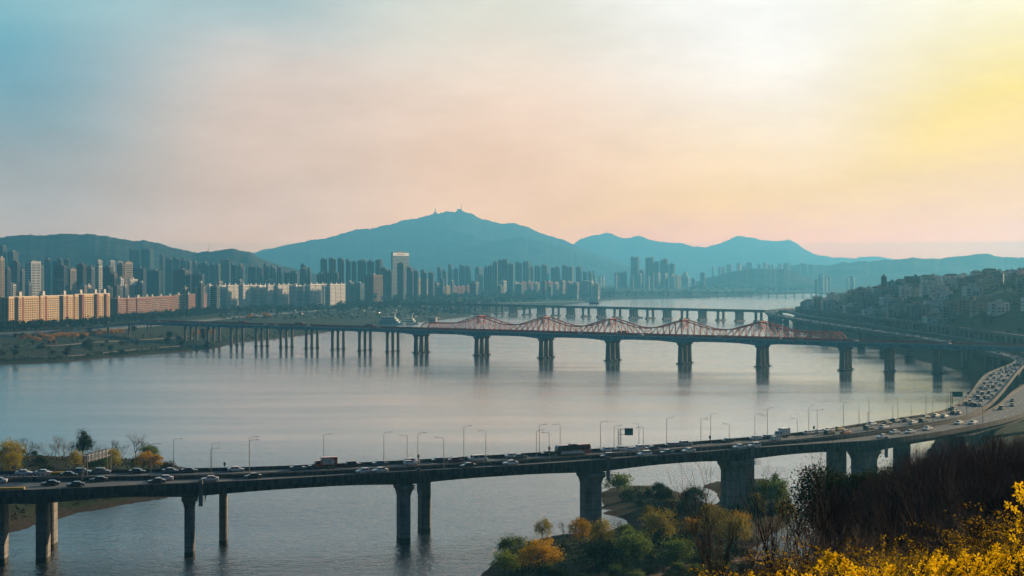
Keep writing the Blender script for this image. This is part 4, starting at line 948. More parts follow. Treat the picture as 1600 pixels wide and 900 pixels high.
def tower(label, group, loc, rz, w, d, h, wall, style, rr, name='apartment_tower', cat='building', trim=None, sign=False):
    T = thing(name, label, cat, loc, rz, group); hw, hd = w/2, d/2
    mb = MB(); g = MB(); b = MB(); r = MB(); fh = 3.0
    W_, T_ = WALL[wall], WALL[trim or (rr.choice([wall, 'grey', 'tan', wall, wall]) if style in ('flat', 'step') else wall)]
    if style == 'slab':                                   # apartment slab: segments with set-back stair bays, balcony bands
        n = max(1, int(round(d/26))); L = d/n
        for k in range(n):
            y0 = -hd+L*k; mb.box(-hw, hw, y0, y0+L*.86, 0, h); 
            if k < n-1 or n == 1: mb.box(-hw+.4, hw-2.4, y0+L*.86, y0+L, 0, h-.6)
            face_windows(g, 'y', y0+.6, y0+L*.86-.6, hw, 1, .6, h, fh, 3.4, .78, .55)
            for f in range(1, int(h/fh)):
                b.box(hw+.02, hw+.75, y0+.5, y0+L*.84, f*fh-.12, f*fh+.55)
            r.box(-hw*.4, hw*.4, y0+L*.3, y0+L*.3+3.4, h+.9, h+4.6)
        m2 = max(1, int(round(w/24))); L = w/m2
        for k in range(m2):
            x0 = -hw+L*k; face_windows(g, 'x', x0+1.2, x0+L-1.2, -hd, -1, .6, h, fh, 3.6, .42, .45)
    elif style == 'office':
        mb.box(-hw, hw, -hd, hd, 0, h)
        face_windows(g, 'x', -hw+.8, hw-.8, -hd, -1, 1.5, h-2, 3.8, (w-1.6)/max(1, round(w/14)), .9, .55)
        face_windows(g, 'y', -hd+.8, hd-.8, hw, 1, 1.5, h-2, 3.8, (d-1.6)/max(1, round(d/14)), .9, .55)
        r.box(-hw*.5, hw*.35, -hd*.4, hd*.5, h+.9, h+4.2)
    else:                                                 # tower with notched plan, corner piers and stepped crown
        n = max(1, int(round(w/15))); L = w/n
        for k in range(n):
            x0 = -hw+L*k; e = rr.uniform(0, .07)*h*(1 if style == 'step' else .25)
            mb.box(x0, x0+L*.82, -hd, hd, 0, h-e); mb.box(x0+L*.82, x0+L, -hd+1.6, hd-1.6, 0, h-e-1.2)
            face_windows(g, 'x', x0+.7, x0+L*.82-.7, -hd, -1, 1, h-e, 3.1, 4.0, .62, .5)
            q = rr.random()
            if q < .4: r.box(x0+L*.2, x0+L*.62, -hd*.45, hd*.45, h-e+.02, h-e+rr.uniform(2.5, 6))
            elif q < .6: r.box(x0, x0+L*.82, -hd, -hd+.8, h-e+.02, h-e+rr.uniform(3, 7)); r.box(x0+L*.1, x0+L*.5, 0, hd*.7, h-e+.02, h-e+3)
            elif q < .8: r.add([(x0,-hd,h-e+.02),(x0+L*.82,-hd,h-e+.02),(x0+L*.82,hd,h-e+.02),(x0,hd,h-e+.02),(x0,-hd*.2,h-e+7),(x0+L*.82,-hd*.2,h-e+5)], [(0,1,5,4),(2,3,4,5),(1,2,5),(3,0,4)])
            else: r.box(x0+L*.1, x0+L*.35, -hd*.5, hd*.3, h-e+.02, h-e+4.5); r.tube((x0+L*.5, 0, h-e), (x0+L*.5, 0, h-e+rr.uniform(8, 15)), .5, .3, 4)
            for q in (x0+.02, x0+L*.4): b.box(q, q+.55, -hd-.55, -hd-.02, 0, h-e)
        face_windows(g, 'y', -hd+.7, hd-.7, hw-L*.18+.0, 1, 1, h-3, 3.1, 4.0, .5, .5) if False else None
        mb.box(hw-L*.18+.001, hw, -hd+3.2, hd-3.2, 0, h-2)
        face_windows(g, 'y', -hd+3.6, hd-3.6, hw, 1, 1, h-2.5, 3.1, 3.6, .45, .5)
    mb.build('wall', W_, T)
    o = g.build('window', M_win, T); o['kind'] = 'stuff'
    if b.f: o = b.build('balcony' if style == 'slab' else 'pilaster', T_, T); o['kind'] = 'stuff'
    if style in ('slab', 'office'):
        p = MB()
        for y0 in (-hd, hd-.4): p.box(-hw, hw, y0, y0+.4, h+.002, h+.9)
        for x0 in (-hw, hw-.4): p.box(x0, x0+.4, -hd+.401, hd-.401, h+.002, h+.9)
        p.build('parapet', T_, T)
    o = r.build('roof_house', M_wroof if style == 'slab' else M_roof, T)
    return T
TH = RAD(30); br = random.Random(99)
def town(x0, x1, ytop, Y, frac, wall, style, label, group, name='apartment_tower', trim=None, th=TH, cat='building'):
    """a block whose front spans photograph columns x0..x1 at distance Y; frac of that width is its sunlit right side"""
    Wd = (x1-x0)/FPX*Y; frac = min(max(frac, .06), .94)
    w = max((1-frac)*Wd/cos(th), 5.0); d = max(frac*Wd/sin(th), 8.0)
    d = min(d, 90)
    Xn = (x0-800)/FPX*Y+(1-frac)*Wd
    fr = Vector((cos(th), -sin(th))); rt = Vector((sin(th), cos(th)))
    c = Vector((Xn, Y))-fr*(w/2)+rt*(d/2)
    zb = max(gz(c.x, c.y)-1.0, 4.0); h = CAMZ-(ytop-HOR)/FPX*Y-zb
    return tower(label, group, (c.x, c.y, zb), -th, w, d, max(h, 6), wall, style, br, name, cat, trim)

# cream riverside slabs at the left: three long blocks whose sunlit fronts face the river
LP = lambda Y: np.array([-629+.217*(Y-1600), Y])
M_glint = mat('glossy_sun_facing_glass', (.03,.035,.04), .26, .2, .03, spec=1.0)
def cream_block(Ya, Yb, ztop, label, segs, glass=M_win):
    a, b = LP(Ya), LP(Yb); L = float(np.hypot(*(b-a))); phi = atan2(b[1]-a[1], b[0]-a[0])
    T = thing('apartment_block', label, 'building', (a[0], a[1], 6.0), phi, 'cream riverside apartment blocks'); h = ztop-6; D = 12.0
    # local x along the front away from the camera, local -y is the river side
    mb = MB(); g = MB(); rc = MB(); st = MB(); bal = MB(); s0 = 0.0; n = len(segs); k = 0
    for i, (kind, fr) in enumerate(segs):
        x0, x1 = s0*L, (s0+fr)*L; s0 += fr
        if kind == 'w':
            mb.box(x0, x1, 0, D, 0, h); face_windows(g, 'x', x0+.5, x1-.5, 0, -1, .4, h-.4, 2.9, 4.0, .6, .58, off=.06)
        elif kind == 'b':                                  # open balcony bay: deep recess with slabs
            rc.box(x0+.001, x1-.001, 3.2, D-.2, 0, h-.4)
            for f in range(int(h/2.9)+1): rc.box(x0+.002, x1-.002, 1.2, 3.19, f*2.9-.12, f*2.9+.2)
        elif kind == 's':
            mb.box(x0, x1, .5, D, 0, h+1.2); st.box(x0+.2, x1-.2, .3, .49, 0, h)
            rf = MB(); xm = (x0+x1)/2; rf.box(xm-2.6, xm+2.6, 3, 8, h+1.21, h+6.6); rf.build('roof_house', M_wroof, T)
    mb.build('wall', WALL['cream'], T); o = g.build('window', glass, T); o['kind'] = 'stuff'
    o = bal.build('balcony', WALL['cream'], T); o['kind'] = 'stuff'
    if rc.f: o = rc.build('balcony_bay', WALL['dark'], T); o['kind'] = 'stuff'  # near-black colour paints in the shade of the recessed balconies
    if st.f: st.build('stair_stripe', M_stripe, T)
    g2 = MB(); face_windows(g2, 'y', 1.5, D-1.5, 0, -1, .5, h, 2.9, 4.4, .35, .45); o = g2.build('end_window', M_win, T); o['kind'] = 'stuff'
    p = MB(); p.box(0, L, .05, .35, h+.002, h+.8); p.build('parapet', WALL['white'], T)
cream_block(1600, 1664, 49.0, 'leftmost cream apartment block with an end wall in shade, sunlit front', [('w',.17),('b',.15),('w',.1),('s',.07),('w',.51)])
cream_block(1668, 1744, 49.2, 'middle cream apartment block with two stair stripes, sunlit front', [('w',.12),('s',.07),('w',.36),('b',.14),('w',.08),('s',.06),('w',.17)], M_glint)
cream_block(1748, 1838, 50.2, 'rightmost cream apartment block, next to the rust-red blocks', [('w',.1),('b',.1),('s',.06),('w',.26),('b',.1),('s',.05),('w',.14),('b',.08),('s',.04),('w',.07)])
# rust-red slabs
red = [(170,209,467,2010,.64),(211,228,465,2080,.86),(229,243,464.5,2150,.6),(244,258,463.5,2190,.86),(259,271,463,2250,.8),(272,285,461,2310,.84),(286,300,460.3,2370,.7),(301,317.5,459.8,2430,.66)]
for k, (a, b, yt, Y, fr) in enumerate(red, 1):
    town(a, b, yt, Y, fr, 'pink' if k % 3 else 'rust', 'slab', f'rust-red balcony apartment block, {ordn(k)} from the left in the red row', 'rust-red apartment row', 'apartment_block', 'tan', th=RAD(20))
whites = [(317,334,446,2760,.4),(339,352,446.5,2770,.78),(355,368,446,2780,.9),(372,386,446,2760,.45),(389,400,446,2790,.85),(403,415,446.5,2800,.82),(417,429,446,2800,.86),(431,449,445.5,2830,.8),(451,470,446,2830,.4),(473,481,446,2840,.8),(482,503,444.5,2850,.88),(504,512,446,2850,.7),(513,533.5,444.5,2860,.86)]
for k, (a, b, yt, Y, fr) in enumerate(whites, 1):
    town(a, b, yt, Y, fr, 'white', 'slab', f'white apartment slab with shaded flank, {ordn(k)} from the left in the white row', 'white apartment row', 'apartment_block', th=RAD(18))
# the skyline behind, by clusters (x0, x1, top, distance, sunlit share, colour, style)
sky1 = [(0,5,404,2300,.7,'tan','slab'),(-6,8,382,3300,.2,'grey','step'),(10,26,392,3300,.25,'grey','flat'),(6,14,420,2500,.2,'slate','office'),(13,30,410,2700,.12,'slate','office'),(31,36,422,2600,.3,'grey','flat'),(36,58,409,3000,.3,'white','office'),(60,67,416,3100,.3,'grey','flat'),(68,77,404,3200,.1,'slate','flat'),(79,98,404,3200,.12,'steel-blue','step'),(98,108,405,3300,.1,'slate','flat'),(80,103,415,2600,.1,'slate','office'),(107,116,421,2400,.45,'tan','office'),(117,132,414,2500,.1,'dark','office'),(133,146,418,2600,.15,'grey','office'),(147,157.5,416,2500,.2,'white','office'),(158,174,418,2450,.1,'dark','office'),(147,158,406,3500,.3,'white','flat'),(166,178,407,3500,.3,'white','flat'),(178,191,408,3600,.3,'white','flat'),(175,181,428,2450,.3,'brown','office'),(181,193,413,2600,.1,'brown','office'),(192,203.5,410,2700,.45,'tan','office'),(203,226,420,2900,.06,'slate','office'),(226,251,424,2850,.08,'steel-blue','office'),(199,217,391,4000,.1,'steel-blue','flat'),(218,238,390,4000,.15,'steel-blue','flat'),(248,256,398,3700,.2,'slate','flat'),(257,268,405,3600,.2,'slate','step'),(269,280,404,3600,.25,'steel-blue','flat'),(281,290,406,3600,.2,'slate','flat'),(291,300,408,3600,.3,'grey','flat'),(266,295,422,2800,.15,'dark','office'),(296,318,429,2800,.08,'steel-blue','office')]
sky2 = [(300,307,408,3500,.25,'grey','flat'),(308,314,413,3500,.2,'slate','flat'),(314,325,410,3500,.25,'steel-blue','flat'),(326,337,411,3500,.2,'slate','step'),(337,344,412,3500,.3,'grey','flat'),(344,352,406,3600,.2,'slate','flat'),(352,360,405,3600,.2,'slate','flat'),(360,369,413,3400,.25,'steel-blue','flat'),(370,381,414,3400,.3,'grey','flat'),(386,399,415,3400,.2,'steel-blue','step'),(400,410,417,3400,.3,'grey','flat'),(411,420,415,3400,.25,'slate','flat'),(421,431,416,3400,.3,'grey','flat'),(432,441,417,3400,.2,'steel-blue','flat'),(443,451,426,3100,.1,'slate','flat'),(452,466,426,3100,.12,'slate','step'),(468,478,420,3150,.15,'slate','flat'),(469,478,414,3400,.1,'dark','flat'),(479,486,422,3150,.2,'slate','flat'),(494,507,425,3100,.1,'slate','step'),(508,518,425,3100,.1,'slate','step'),(519,529,425,3100,.15,'slate','flat'),(500,511,404,3500,.2,'steel-blue','flat'),(513,525,404,3500,.25,'steel-blue','step'),(527,538,404,3500,.2,'slate','flat'),(540,548,407,3500,.25,'steel-blue','flat'),(549,557,408,3500,.2,'slate','flat'),(558,572,404,3500,.22,'steel-blue','step'),(573,585,408,3500,.2,'slate','flat'),(586,598,404,3500,.25,'slate','step'),(570,597,430,2800,.36,'brown','slab'),(540,553,441,3000,.3,'grey','slab'),(554,569,443,3000,.3,'steel-blue','slab'),(594,605,420,3100,.15,'dark','office'),(605,613,423,3100,.15,'slate','flat'),(612,636,394.5,3600,.7,'grey','office'),(620,632,412,3200,.1,'dark','office'),(635,646,417,3300,.3,'slate','flat'),(646,655,423,3300,.2,'slate','flat'),(657,667,425,3400,.25,'steel-blue','flat'),(669,679,426,3400,.2,'slate','flat')]
sky3 = [(605,621,447,2900,.8,'cream','slab'),(622,644,446,2920,.8,'cream','slab'),(651,668,437,2950,.6,'cream','slab'),(671,682,446,3000,.3,'grey','slab'),(683,690,417,3500,.25,'steel-blue','flat'),(691,699,424,3500,.2,'slate','flat'),(700,707,413.5,3600,.25,'steel-blue','flat'),(708,716,420,3600,.2,'slate','flat'),(717,727,415,3600,.2,'steel-blue','flat'),(727,736,416,3600,.25,'slate','flat'),(742,754,418,3600,.3,'grey','flat'),(688,694,442,3100,.6,'white','slab'),(697,704,447,3100,.7,'cream','slab'),(708,727,448,3150,.75,'pink','slab'),(729,741,447,3150,.7,'pink','slab'),(744,755,430,3300,.4,'white','slab'),(756,770,415,3300,.1,'steel-blue','step'),(770,778,409,3300,.15,'steel-blue','flat'),(777,795,404,3350,.12,'steel-blue','step'),(795,804,412,3350,.2,'steel-blue','flat'),(805,816,411,3700,.2,'steel-blue','flat'),(817,829,410,3700,.22,'slate','flat'),(829,834,418,3700,.2,'slate','flat'),(835,845,416,3750,.2,'steel-blue','flat'),(846,858,415,3750,.22,'slate','flat'),(861,876,417,3800,.2,'steel-blue','step'),(878,888,415,3800,.2,'slate','flat'),(888,898,417,3800,.3,'grey','flat'),(900,910,417,3850,.22,'steel-blue','flat'),(911,918,424,3850,.2,'slate','flat'),(919,927,426,3850,.3,'grey','flat')]
sky3 += [(804+k*10.4, 804+k*10.4+9.2, 441.5-(k % 3)*.8, 3550, .72, 'pink' if k % 3 else 'tan', 'slab') for k in range(12)]
sky3 = [(a, b, c, Y*1.27, *r) for a, b, c, Y, *r in sky3]
sky4 = [(963,972,427,4700,.1,'slate','flat'),(971,980,426,4700,.15,'slate','flat'),(986,1000,400,4800,.2,'steel-blue','step'),(999,1008,424,4650,.2,'steel-blue','flat'),(1009,1023,400,4800,.2,'steel-blue','step'),(1022,1031,408,4800,.2,'steel-blue','step'),(1032,1046,405,4800,.22,'steel-blue','step'),(1046,1056,412,4800,.25,'slate','flat'),(1010,1018,434,4500,.7,'cream','slab'),(1026,1033,426,4600,.4,'white','flat'),(1037,1044,427,4600,.4,'white','flat'),(1048,1054,428,4600,.4,'white','flat'),(1056,1065,431,4600,.6,'tan','flat')]
sky4 = [(a, b, c, Y*1.2, *r) for a, b, c, Y, *r in sky4]
SHP = {'slab':'balconied slab block','office':'office block','step':'stepped high-rise tower','flat':'slim high-rise tower'}
for lst, ref, grp in ((sky1, 'behind the cream and red blocks', 'skyline behind the cream and red blocks'), (sky2, 'behind the white slabs', 'skyline behind the white slabs'), (sky3, 'below the main mountain', 'skyline below the main mountain'), (sky4, 'in the far cluster', 'far tower cluster')):
    for k, (a, b, yt, Y, fr, wl, stl) in enumerate(sorted(lst), 1):
        T = town(a, b, yt, Y, fr*1.4, wl, stl, f'{wl} {SHP[stl]}, {ordn(k)} from left {ref}', grp, 'office_block' if stl == 'office' else ('apartment_block' if stl == 'slab' else 'apartment_tower'))
        if (a, yt) == (612, 394.5):                        # the tallest tower carries a white sign band with print
            T['label'] = 'tallest grey tower with a white sign band on top, left of centre'
            dd = [o for o in T.children if o.name.startswith('wall')][0].dimensions
            hw, hd, hh = dd.x/2, dd.y/2, dd.z
            mb = MB(); mb.box(hw+.02, hw+.5, -hd*.96, hd*.96, hh-8.5, hh-.5); sb = mb.build('sign_band', M_white, T)
            mb = MB()
            for q in range(9): mb.box(hw+.502, hw+.6, -hd*.5+q*hd*.11, -hd*.5+q*hd*.11+hd*.075, hh-6.3, hh-3.2)
            mb.build('sign_print', M_redp, sb)
# low-rise filler between the clusters and the pale city far off
fr_ = random.Random(31)
nf = 0
for k, x in enumerate(sorted(fr_.uniform(-5, 930) for _ in range(70))):
    w = fr_.uniform(6, 15); Y = fr_.uniform(3600, 4300) if x > 540 else fr_.uniform(2950, 3450) if x > 330 else fr_.uniform(2250, 2750)
    if x < 320: yt = fr_.uniform(432, 452)
    else: yt = fr_.uniform(436, 449)
    nf += 1; c = fr_.choice(['grey','white','slate','tan','grey','brown'])
    town(x, x+w, yt, Y, fr_.uniform(.15, .5), c, fr_.choice(['office','slab']), f'low {c} city building, {ordn(nf)} of the low ones counted from the left', 'low fill-in city buildings', 'city_building')
for k in range(60):
    x = fr_.uniform(925, 1330); w = fr_.uniform(4, 9); Y = fr_.uniform(5000, 6600); yt = fr_.uniform(423, 436) if x < 1240 else fr_.uniform(429, 437)
    if 1100 < x < 1270: Y = fr_.uniform(7600, 8200); yt = fr_.uniform(410, 419)
    town(x, x+w, yt, Y, .3, fr_.choice(['grey','white']), 'flat', 'pale faint high-rise in the far hazy city right of the tower cluster', 'pale far city high-rises', 'apartment_tower')

# ------------------------------------------------------------------ arcaded wall and houses on the right hillside
AW = thing('arcaded_wall', 'long dark retaining wall with a row of arches beside the far road', 'wall', (404, 1000, 0))
M_wall = mat('dark_retaining_concrete', (.12,.125,.12), .9, .3, .08, streak=(1,1,.4))
ys = np.arange(930, 2000, 14.0)
def wallpt(Y): return float(wall_x(Y))
for Y0 in ys:
    Y1 = Y0+14; x0, x1 = wallpt(Y0), wallpt(Y1); ztop = 27.5
    mb = MB(); n = 8
    def P(f, z, o=0): return (x0+(x1-x0)*f-404+o, Y0+14*f-1000, z)
    arch = [(.5-.36*cos(pi*i/n), 19.6+2.2+4.2*sin(pi*i/n)) for i in range(n+1)]
    # face around the arch opening
    pts = [(0,16),(.14,16)]+[(.14,21.8)]+arch[1:-1]+[(.86,21.8),(.86,16),(1,16),(1,ztop),(0,ztop)]
    A = [P(f, z) for f, z in pts]; B = [P(f, z, 2.4) for f, z in pts]; m_ = len(pts)
    mb.add(A+B, [tuple(range(m_)), tuple(reversed(range(m_, 2*m_)))]+[(i, i+m_, (i+1) % m_+m_, (i+1) % m_) for i in range(m_)])
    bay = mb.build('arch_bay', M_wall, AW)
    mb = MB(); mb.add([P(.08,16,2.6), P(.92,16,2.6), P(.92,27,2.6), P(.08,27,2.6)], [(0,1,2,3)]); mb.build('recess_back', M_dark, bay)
    mb = MB(); a = P(0, ztop+.002, -.4); b2 = P(.999, ztop+.002, -.4); mb.bar((a[0]+1.2, a[1], ztop+.35), (b2[0]+1.2, b2[1], ztop+.35), 3.4, .68); mb.build('coping', M_wall, bay)
M_tile = [mat('dark_roof_tile', (.07,.065,.06), .85, .2, .3), mat('rust_roof_tile', (.22,.09,.05), .85, .2, .3), mat('green_roof_paint', (.06,.13,.1), .8, .2, .3)]
def house(p, rz, w, d, h, wall, roof, label, group, rr, bay=3.4):
    T = thing('hillside_house', label, 'house', p, rz, group); hw, hd = w/2, d/2
    mb = MB(); mb.box(-hw, hw, -hd, hd, -4, h)
    if w > 12: mb.box(-hw*.3, hw*.55, -hd-1.6, -hd-.01, -4, h-3.1)
    mb.build('wall', WALL[wall], T)
    g = MB(); face_windows(g, 'x', -hw+.5, (-hw*.3-.3) if w > 12 else hw-.5, -hd, -1, .5, h, 3.0, bay, .52, .5); 
    if w > 12: face_windows(g, 'x', -hw*.3+.4, hw*.55-.4, -hd-1.6, -1, .5, h-3.1, 3.0, bay, .55, .5); face_windows(g, 'x', hw*.55+.4, hw-.5, -hd, -1, .5, h, 3.0, bay, .52, .5)
    face_windows(g, 'y', -hd+.5, hd-.5, -hw, -1, .5, h, 3.0, bay, .5, .5)
    o = g.build('window', M_win, T); o['kind'] = 'stuff'
    if roof == 'flat':
        r = MB(); r.box(-hw-.3, hw+.3, -hd-.3, hd+.3, h+.002, h+.3); rf = r.build('roof', M_roof, T)
        r = MB(); q = rr.uniform(-hw*.5, hw*.2); r.box(q, q+min(4, hw*.8), -1.2, 2.2, h+.302, h+2.8); r.build('stair_house', WALL[wall], rf)
        if rr.random() < .5:
            r = MB(); r.tube((-hw*.7, hd*.4, h+.3), (-hw*.7, hd*.4, h+1.8), .8, .8, 8, cap=True); r.build('water_tank', mat('blue_water_tank', (.05,.16,.3), .5, .1, 1), rf)
    else:
        r = MB(); k = 1 if roof == 'rust' else 0; o_ = .6; rh = min(w, d)*.28
        r.add([(-hw-o_,-hd-o_,h+.003),(hw+o_,-hd-o_,h+.003),(hw+o_,hd+o_,h+.003),(-hw-o_,hd+o_,h+.003),(-hw*.6,0,h+rh),(hw*.6,0,h+rh)], [(0,1,5,4),(2,3,4,5),(1,2,5),(3,0,4),(3,2,1,0)]); r.build('roof', M_tile[k], T)
hr = random.Random(77); HP = []
special = [(1453,1468,502,486,'white','flat','bright white four-storey house with dark window rows beside the slope'),(1473,1484,503,477,'grey','flat','tall narrow grey house right of the bright white one'),(1423,1452,501,476,'grey','flat','wide grey apartment house left of the bright white one'),(1497,1515,488,468,'tan','flat','left half of the pair of wide tan houses'),(1517,1541,490,470,'tan','flat','right half of the pair of wide tan houses'),(1546,1575,490,473,'white','flat','pale stepped house with few windows above the green slope'),(1377,1385,462,432,'steel-blue','flat','slim bluish tower house on the left shoulder of the hill'),(1387,1402,455,440,'grey','flat','grey apartment house beside the slim tower on the hill'),(1414,1448,448,430,'slate','flat','broad dark hilltop apartment house with trees around'),(1517,1537,440,426,'white','flat','pale hilltop tower block on the skyline'),(1553,1577,438,424,'white','flat','twin-topped pale apartment house near the hill crest'),(1453,1474,462,451,'white','flat','white terraced house in the middle of the hillside')]
def far_from(p, r): return all((p.x-q[0])**2+(p.y-q[1])**2 > (r+q[2])**2 for q in HP)
for x0, x1, yb, yt, wl, rf, lb in special:
    p = hit((x0+x1)/2, yb, 950, 2400); w = (x1-x0)/FPX*p.y; h = max((yb-yt)/FPX*p.y, 6)
    HP.append((p.x, p.y, w*.55)); house(p, RAD(-12), w, min(max(w*.7, 8), 16), h, wl, rf, lb, 'houses on the right hillside', hr, 3.0)
cand = []
for t in range(2600):
    Y = hr.uniform(1010, 2150); d = hr.uniform(10, 330)**1.0; X = float(wall_x(Y))+6+d
    if X/Y > .43: continue
    cand.append((X, Y))
zc = ground_z(np.array([c[0] for c in cand]), np.array([c[1] for c in cand]))
hn = 0
hx = []
for (X, Y), z in zip(cand, zc):
    p = Vector((X, Y, float(z))); w = hr.uniform(11, 20)
    sx_, sy_ = px(p)
    if 1490 < sx_ and sy_ > 492: continue                     # the open green slope stays clear
    if not far_from(p, w*.56): continue
    HP.append((X, Y, w*.56)); hx.append((sx_, p, w))
    if len(hx) >= 165: break
HDESC = {'white':'white','grey':'grey','tan':'tan','pink':'brick-pink','slate':'dark slate','brown':'brown','rust':'rust-red','dark':'blackish'}
for k, (sx_, p, w) in enumerate(sorted(hx, key=lambda q: q[0]), 1):
    wl = hr.choice(['white','white','grey','tan','pink','white','brown','grey','tan','white']); rf = hr.choice(['flat','flat','flat','hip','rust']); st = hr.choice([2,3,3,4,4,5])
    house(p, RAD(hr.uniform(-28, 8)), w, hr.uniform(8, 13), st*3.0, wl, rf, f'{HDESC[wl]} {["","","two","three","four","five"][st]}-storey hillside house, {"flat" if rf == "flat" else ("rust" if rf == "rust" else "dark hipped")} roof, {ordn(k)} from left', 'houses on the right hillside', hr)

# ------------------------------------------------------------------ ships, floats and bank-side things
def ship(loc, rz, L, decks, label):
    T = thing('moored_ship', label, 'ship', loc, rz)
    M_h = mat('ship_white', (.78,.78,.75), .5, .06, .3); M_g = mat('ship_pale_green', (.35,.55,.5), .5, .08, .3)
    mb = MB(); B = L*.17
    mb.loft([[(x, -B*k, .0), (x, B*k, .0), (x, B*k*1.05, zt), (x, -B*k*1.05, zt)] for x, k, zt in ((-L/2,.8,3.2),(-L/3,1,2.8),(L/4,1,2.8),(L/2.4,.6,3.6),(L/2,.08,4.6))]); mb.build('hull', M_h, T)
    for k in range(decks):
        a, b = -L*.42+k*L*.05, L*.30-k*L*.07; z0 = 2.9+k*3.1
        mb = MB(); mb.box(a, b, -B*.9+k*.5, B*.9-k*.5, z0, z0+2.7); dk = mb.build('deck_house', M_h if k % 2 else M_g, T)
        g = MB(); face_windows(g, 'x', a+.5, b-.5, -B*.9+k*.5, -1, z0-.2, z0+2.6, 2.7, 2.2, .7, .5); o = g.build('window', M_win, dk); o['kind'] = 'stuff'
        mb = MB(); mb.box(a-.8, b+1.2, -B*.95+k*.5, B*.95-k*.5, z0+2.702, z0+2.95); mb.build('deck_edge', M_h, dk)
    zt = 2.9+decks*3.1
    mb = MB(); mb.tube((-L*.1, 0, zt), (-L*.14, 0, zt+7), .9, .2, 6); mb.tube((-L*.12, 0, zt+4), (-L*.04, 0, zt+4.4), .3, .2, 5); mb.build('mast', M_h, T)
    mb = MB(); mb.loft([[(x, -1.1*k, z-1*k), (x, 1.1*k, z-1*k), (x, 1.1*k, z+1*k), (x, -1.1*k, z+1*k)] for x, z, k in ((L*.12, zt+.2, 1.3),(L*.16, zt+3.5, 1.0),(L*.14, zt+6.2, .8),(L*.2, zt+7.2, .9),(L*.26, zt+6.6, .25))]); mb.build('swan_neck', M_h, T)
p = gp(611, 507.5); ship((p.x, p.y, .2), RAD(-8), 44, 3, 'larger white and pale green restaurant ship moored by the left bank')
p = gp(640, 506.5); ship((p.x, p.y, .2), RAD(-12), 28, 2, 'smaller white ship moored right of the larger one')
p = gp(676, 503); T = thing('boathouse', 'small tan boathouse with a flat roof at the tip of the left bank', 'building', (p.x, p.y, .3), RAD(-20))
mb = MB(); mb.box(-7, 7, -4, 4, 0, 7); mb.build('wall', WALL['tan'], T); g = MB(); face_windows(g, 'x', -6, 6, -4, -1, .5, 7, 3.3, 3, .5, .5); g.build('window', M_win, T); mb = MB(); mb.box(-8, 8, -5, 5, 7.002, 7.6); mb.build('roof', WALL['white'], T)
p = gp(925, 471.5); T = thing('floating_house', 'white two-storey floating house at the far left shore beyond the low bridge', 'building', (p.x, p.y, .2), RAD(5))
mb = MB(); mb.box(-15, 15, -7, 7, 0, 1.4); mb.build('pontoon', M_dark, T); mb = MB(); mb.box(-13, 13, -6, 6, 1.402, 11); mb.build('wall', WALL['white'], T); g = MB(); face_windows(g, 'x', -12, 12, -6, -1, 1.6, 11, 4.2, 4, .75, .5); g.build('window', M_win, T); mb = MB(); mb.box(-14, 14, -7, 7, 11.002, 11.8); mb.build('roof', M_wroof, T)
p = gp(998, 497); T = thing('work_barge', 'small dark barge beside the piers of the low bridge', 'boat', (p.x, p.y, .1), RAD(-10))
mb = MB(); mb.loft([[(x, -3*k, 0), (x, 3*k, 0), (x, 3.2*k, zt), (x, -3.2*k, zt)] for x, k, zt in ((-7,.8,2),(-5,1,1.8),(5,1,1.8),(7.5,.4,2.6))]); mb.build('hull', M_dark, T); mb = MB(); mb.box(-4.5, 1, -2, 2, 1.9, 4.4); mb.build('cabin', PAINT['grey'], T)
for k, (x, y0, y1, lb) in enumerate(((585.5, 457.5, 466, 'white billboard on the left of the two by the brown slab'), (601, 462, 469, 'white billboard on the right of the two by the brown slab'))):
    Y = 2650; X = (x-800)/FPX*Y; zt = CAMZ-(y0-HOR)/FPX*Y; zb = CAMZ-(y1-HOR)/FPX*Y
    T = thing('billboard', lb, 'billboard', (X, Y, 6), RAD(12), 'white billboards'); mb = MB(); mb.bar((0,0,0), (0,0,zb-6), 1.2, 1.2); mb.build('post', M_dark, T)
    mb = MB(); mb.box(-4.6, 4.6, -.8, .8, zb-6.0, zt-6); bd = mb.build('panel', M_white, T); mb = MB(); mb.box(-2.4, 2.2, -.9, -.805, zb-3.5, zb-1.0); mb.build('print', PAINT['grey'], bd)
    mb = MB(); mb.box(-6.4, -4.602, -.9, .9, zb-6.5, zt-5.8); mb.build('side_frame', M_dark, T)
# masts and domes on the mountain top
def top_at(x, y, Y): return Vector(((x-800)/FPX*Y, Y, CAMZ-(y-HOR)/FPX*Y))
b = top_at(720, 331.5, 12500); T = thing('summit_station', 'weather station with a tall mast on the mountain peak', 'building', (b.x, b.y, b.z-8))
mb = MB(); mb.box(-46, 26, -10, 10, -20, 22); mb.box(-34, 8, -8, 8, 22.01, 38); mb.build('station_house', M_hb, T); mb = MB(); mb.tube((6,0,18), (6,0,82), 4.0, 2.2, 5); mb.build('mast', M_hb, T)
b = top_at(680, 332.5, 12500); T = thing('summit_tower', 'small antenna tower on the left shoulder of the mountain peak', 'tower', (b.x, b.y, b.z-10))
mb = MB(); mb.box(-18, 18, -8, 8, -10, 13); mb.build('base_house', M_hb, T); mb = MB(); mb.tube((0,0,13), (0,0,54), 5.5, 2.2, 5); mb.build('antenna', M_hb, T)
b = top_at(950, 363, 17200); T = thing('summit_antenna', 'thin antenna on the peak of the far right mountain', 'tower', (b.x, b.y, b.z-10)); mb = MB(); mb.tube((0,0,-10), (0,0,45), 2.5, 1.2, 5); mb.build('mast', M_hb, T)
Y = 3900; b = top_at(323, 415, Y); T = thing('tower_crane', 'thin luffing tower crane above the left skyline', 'crane', (b.x, b.y, 6)); hh = b.z-6
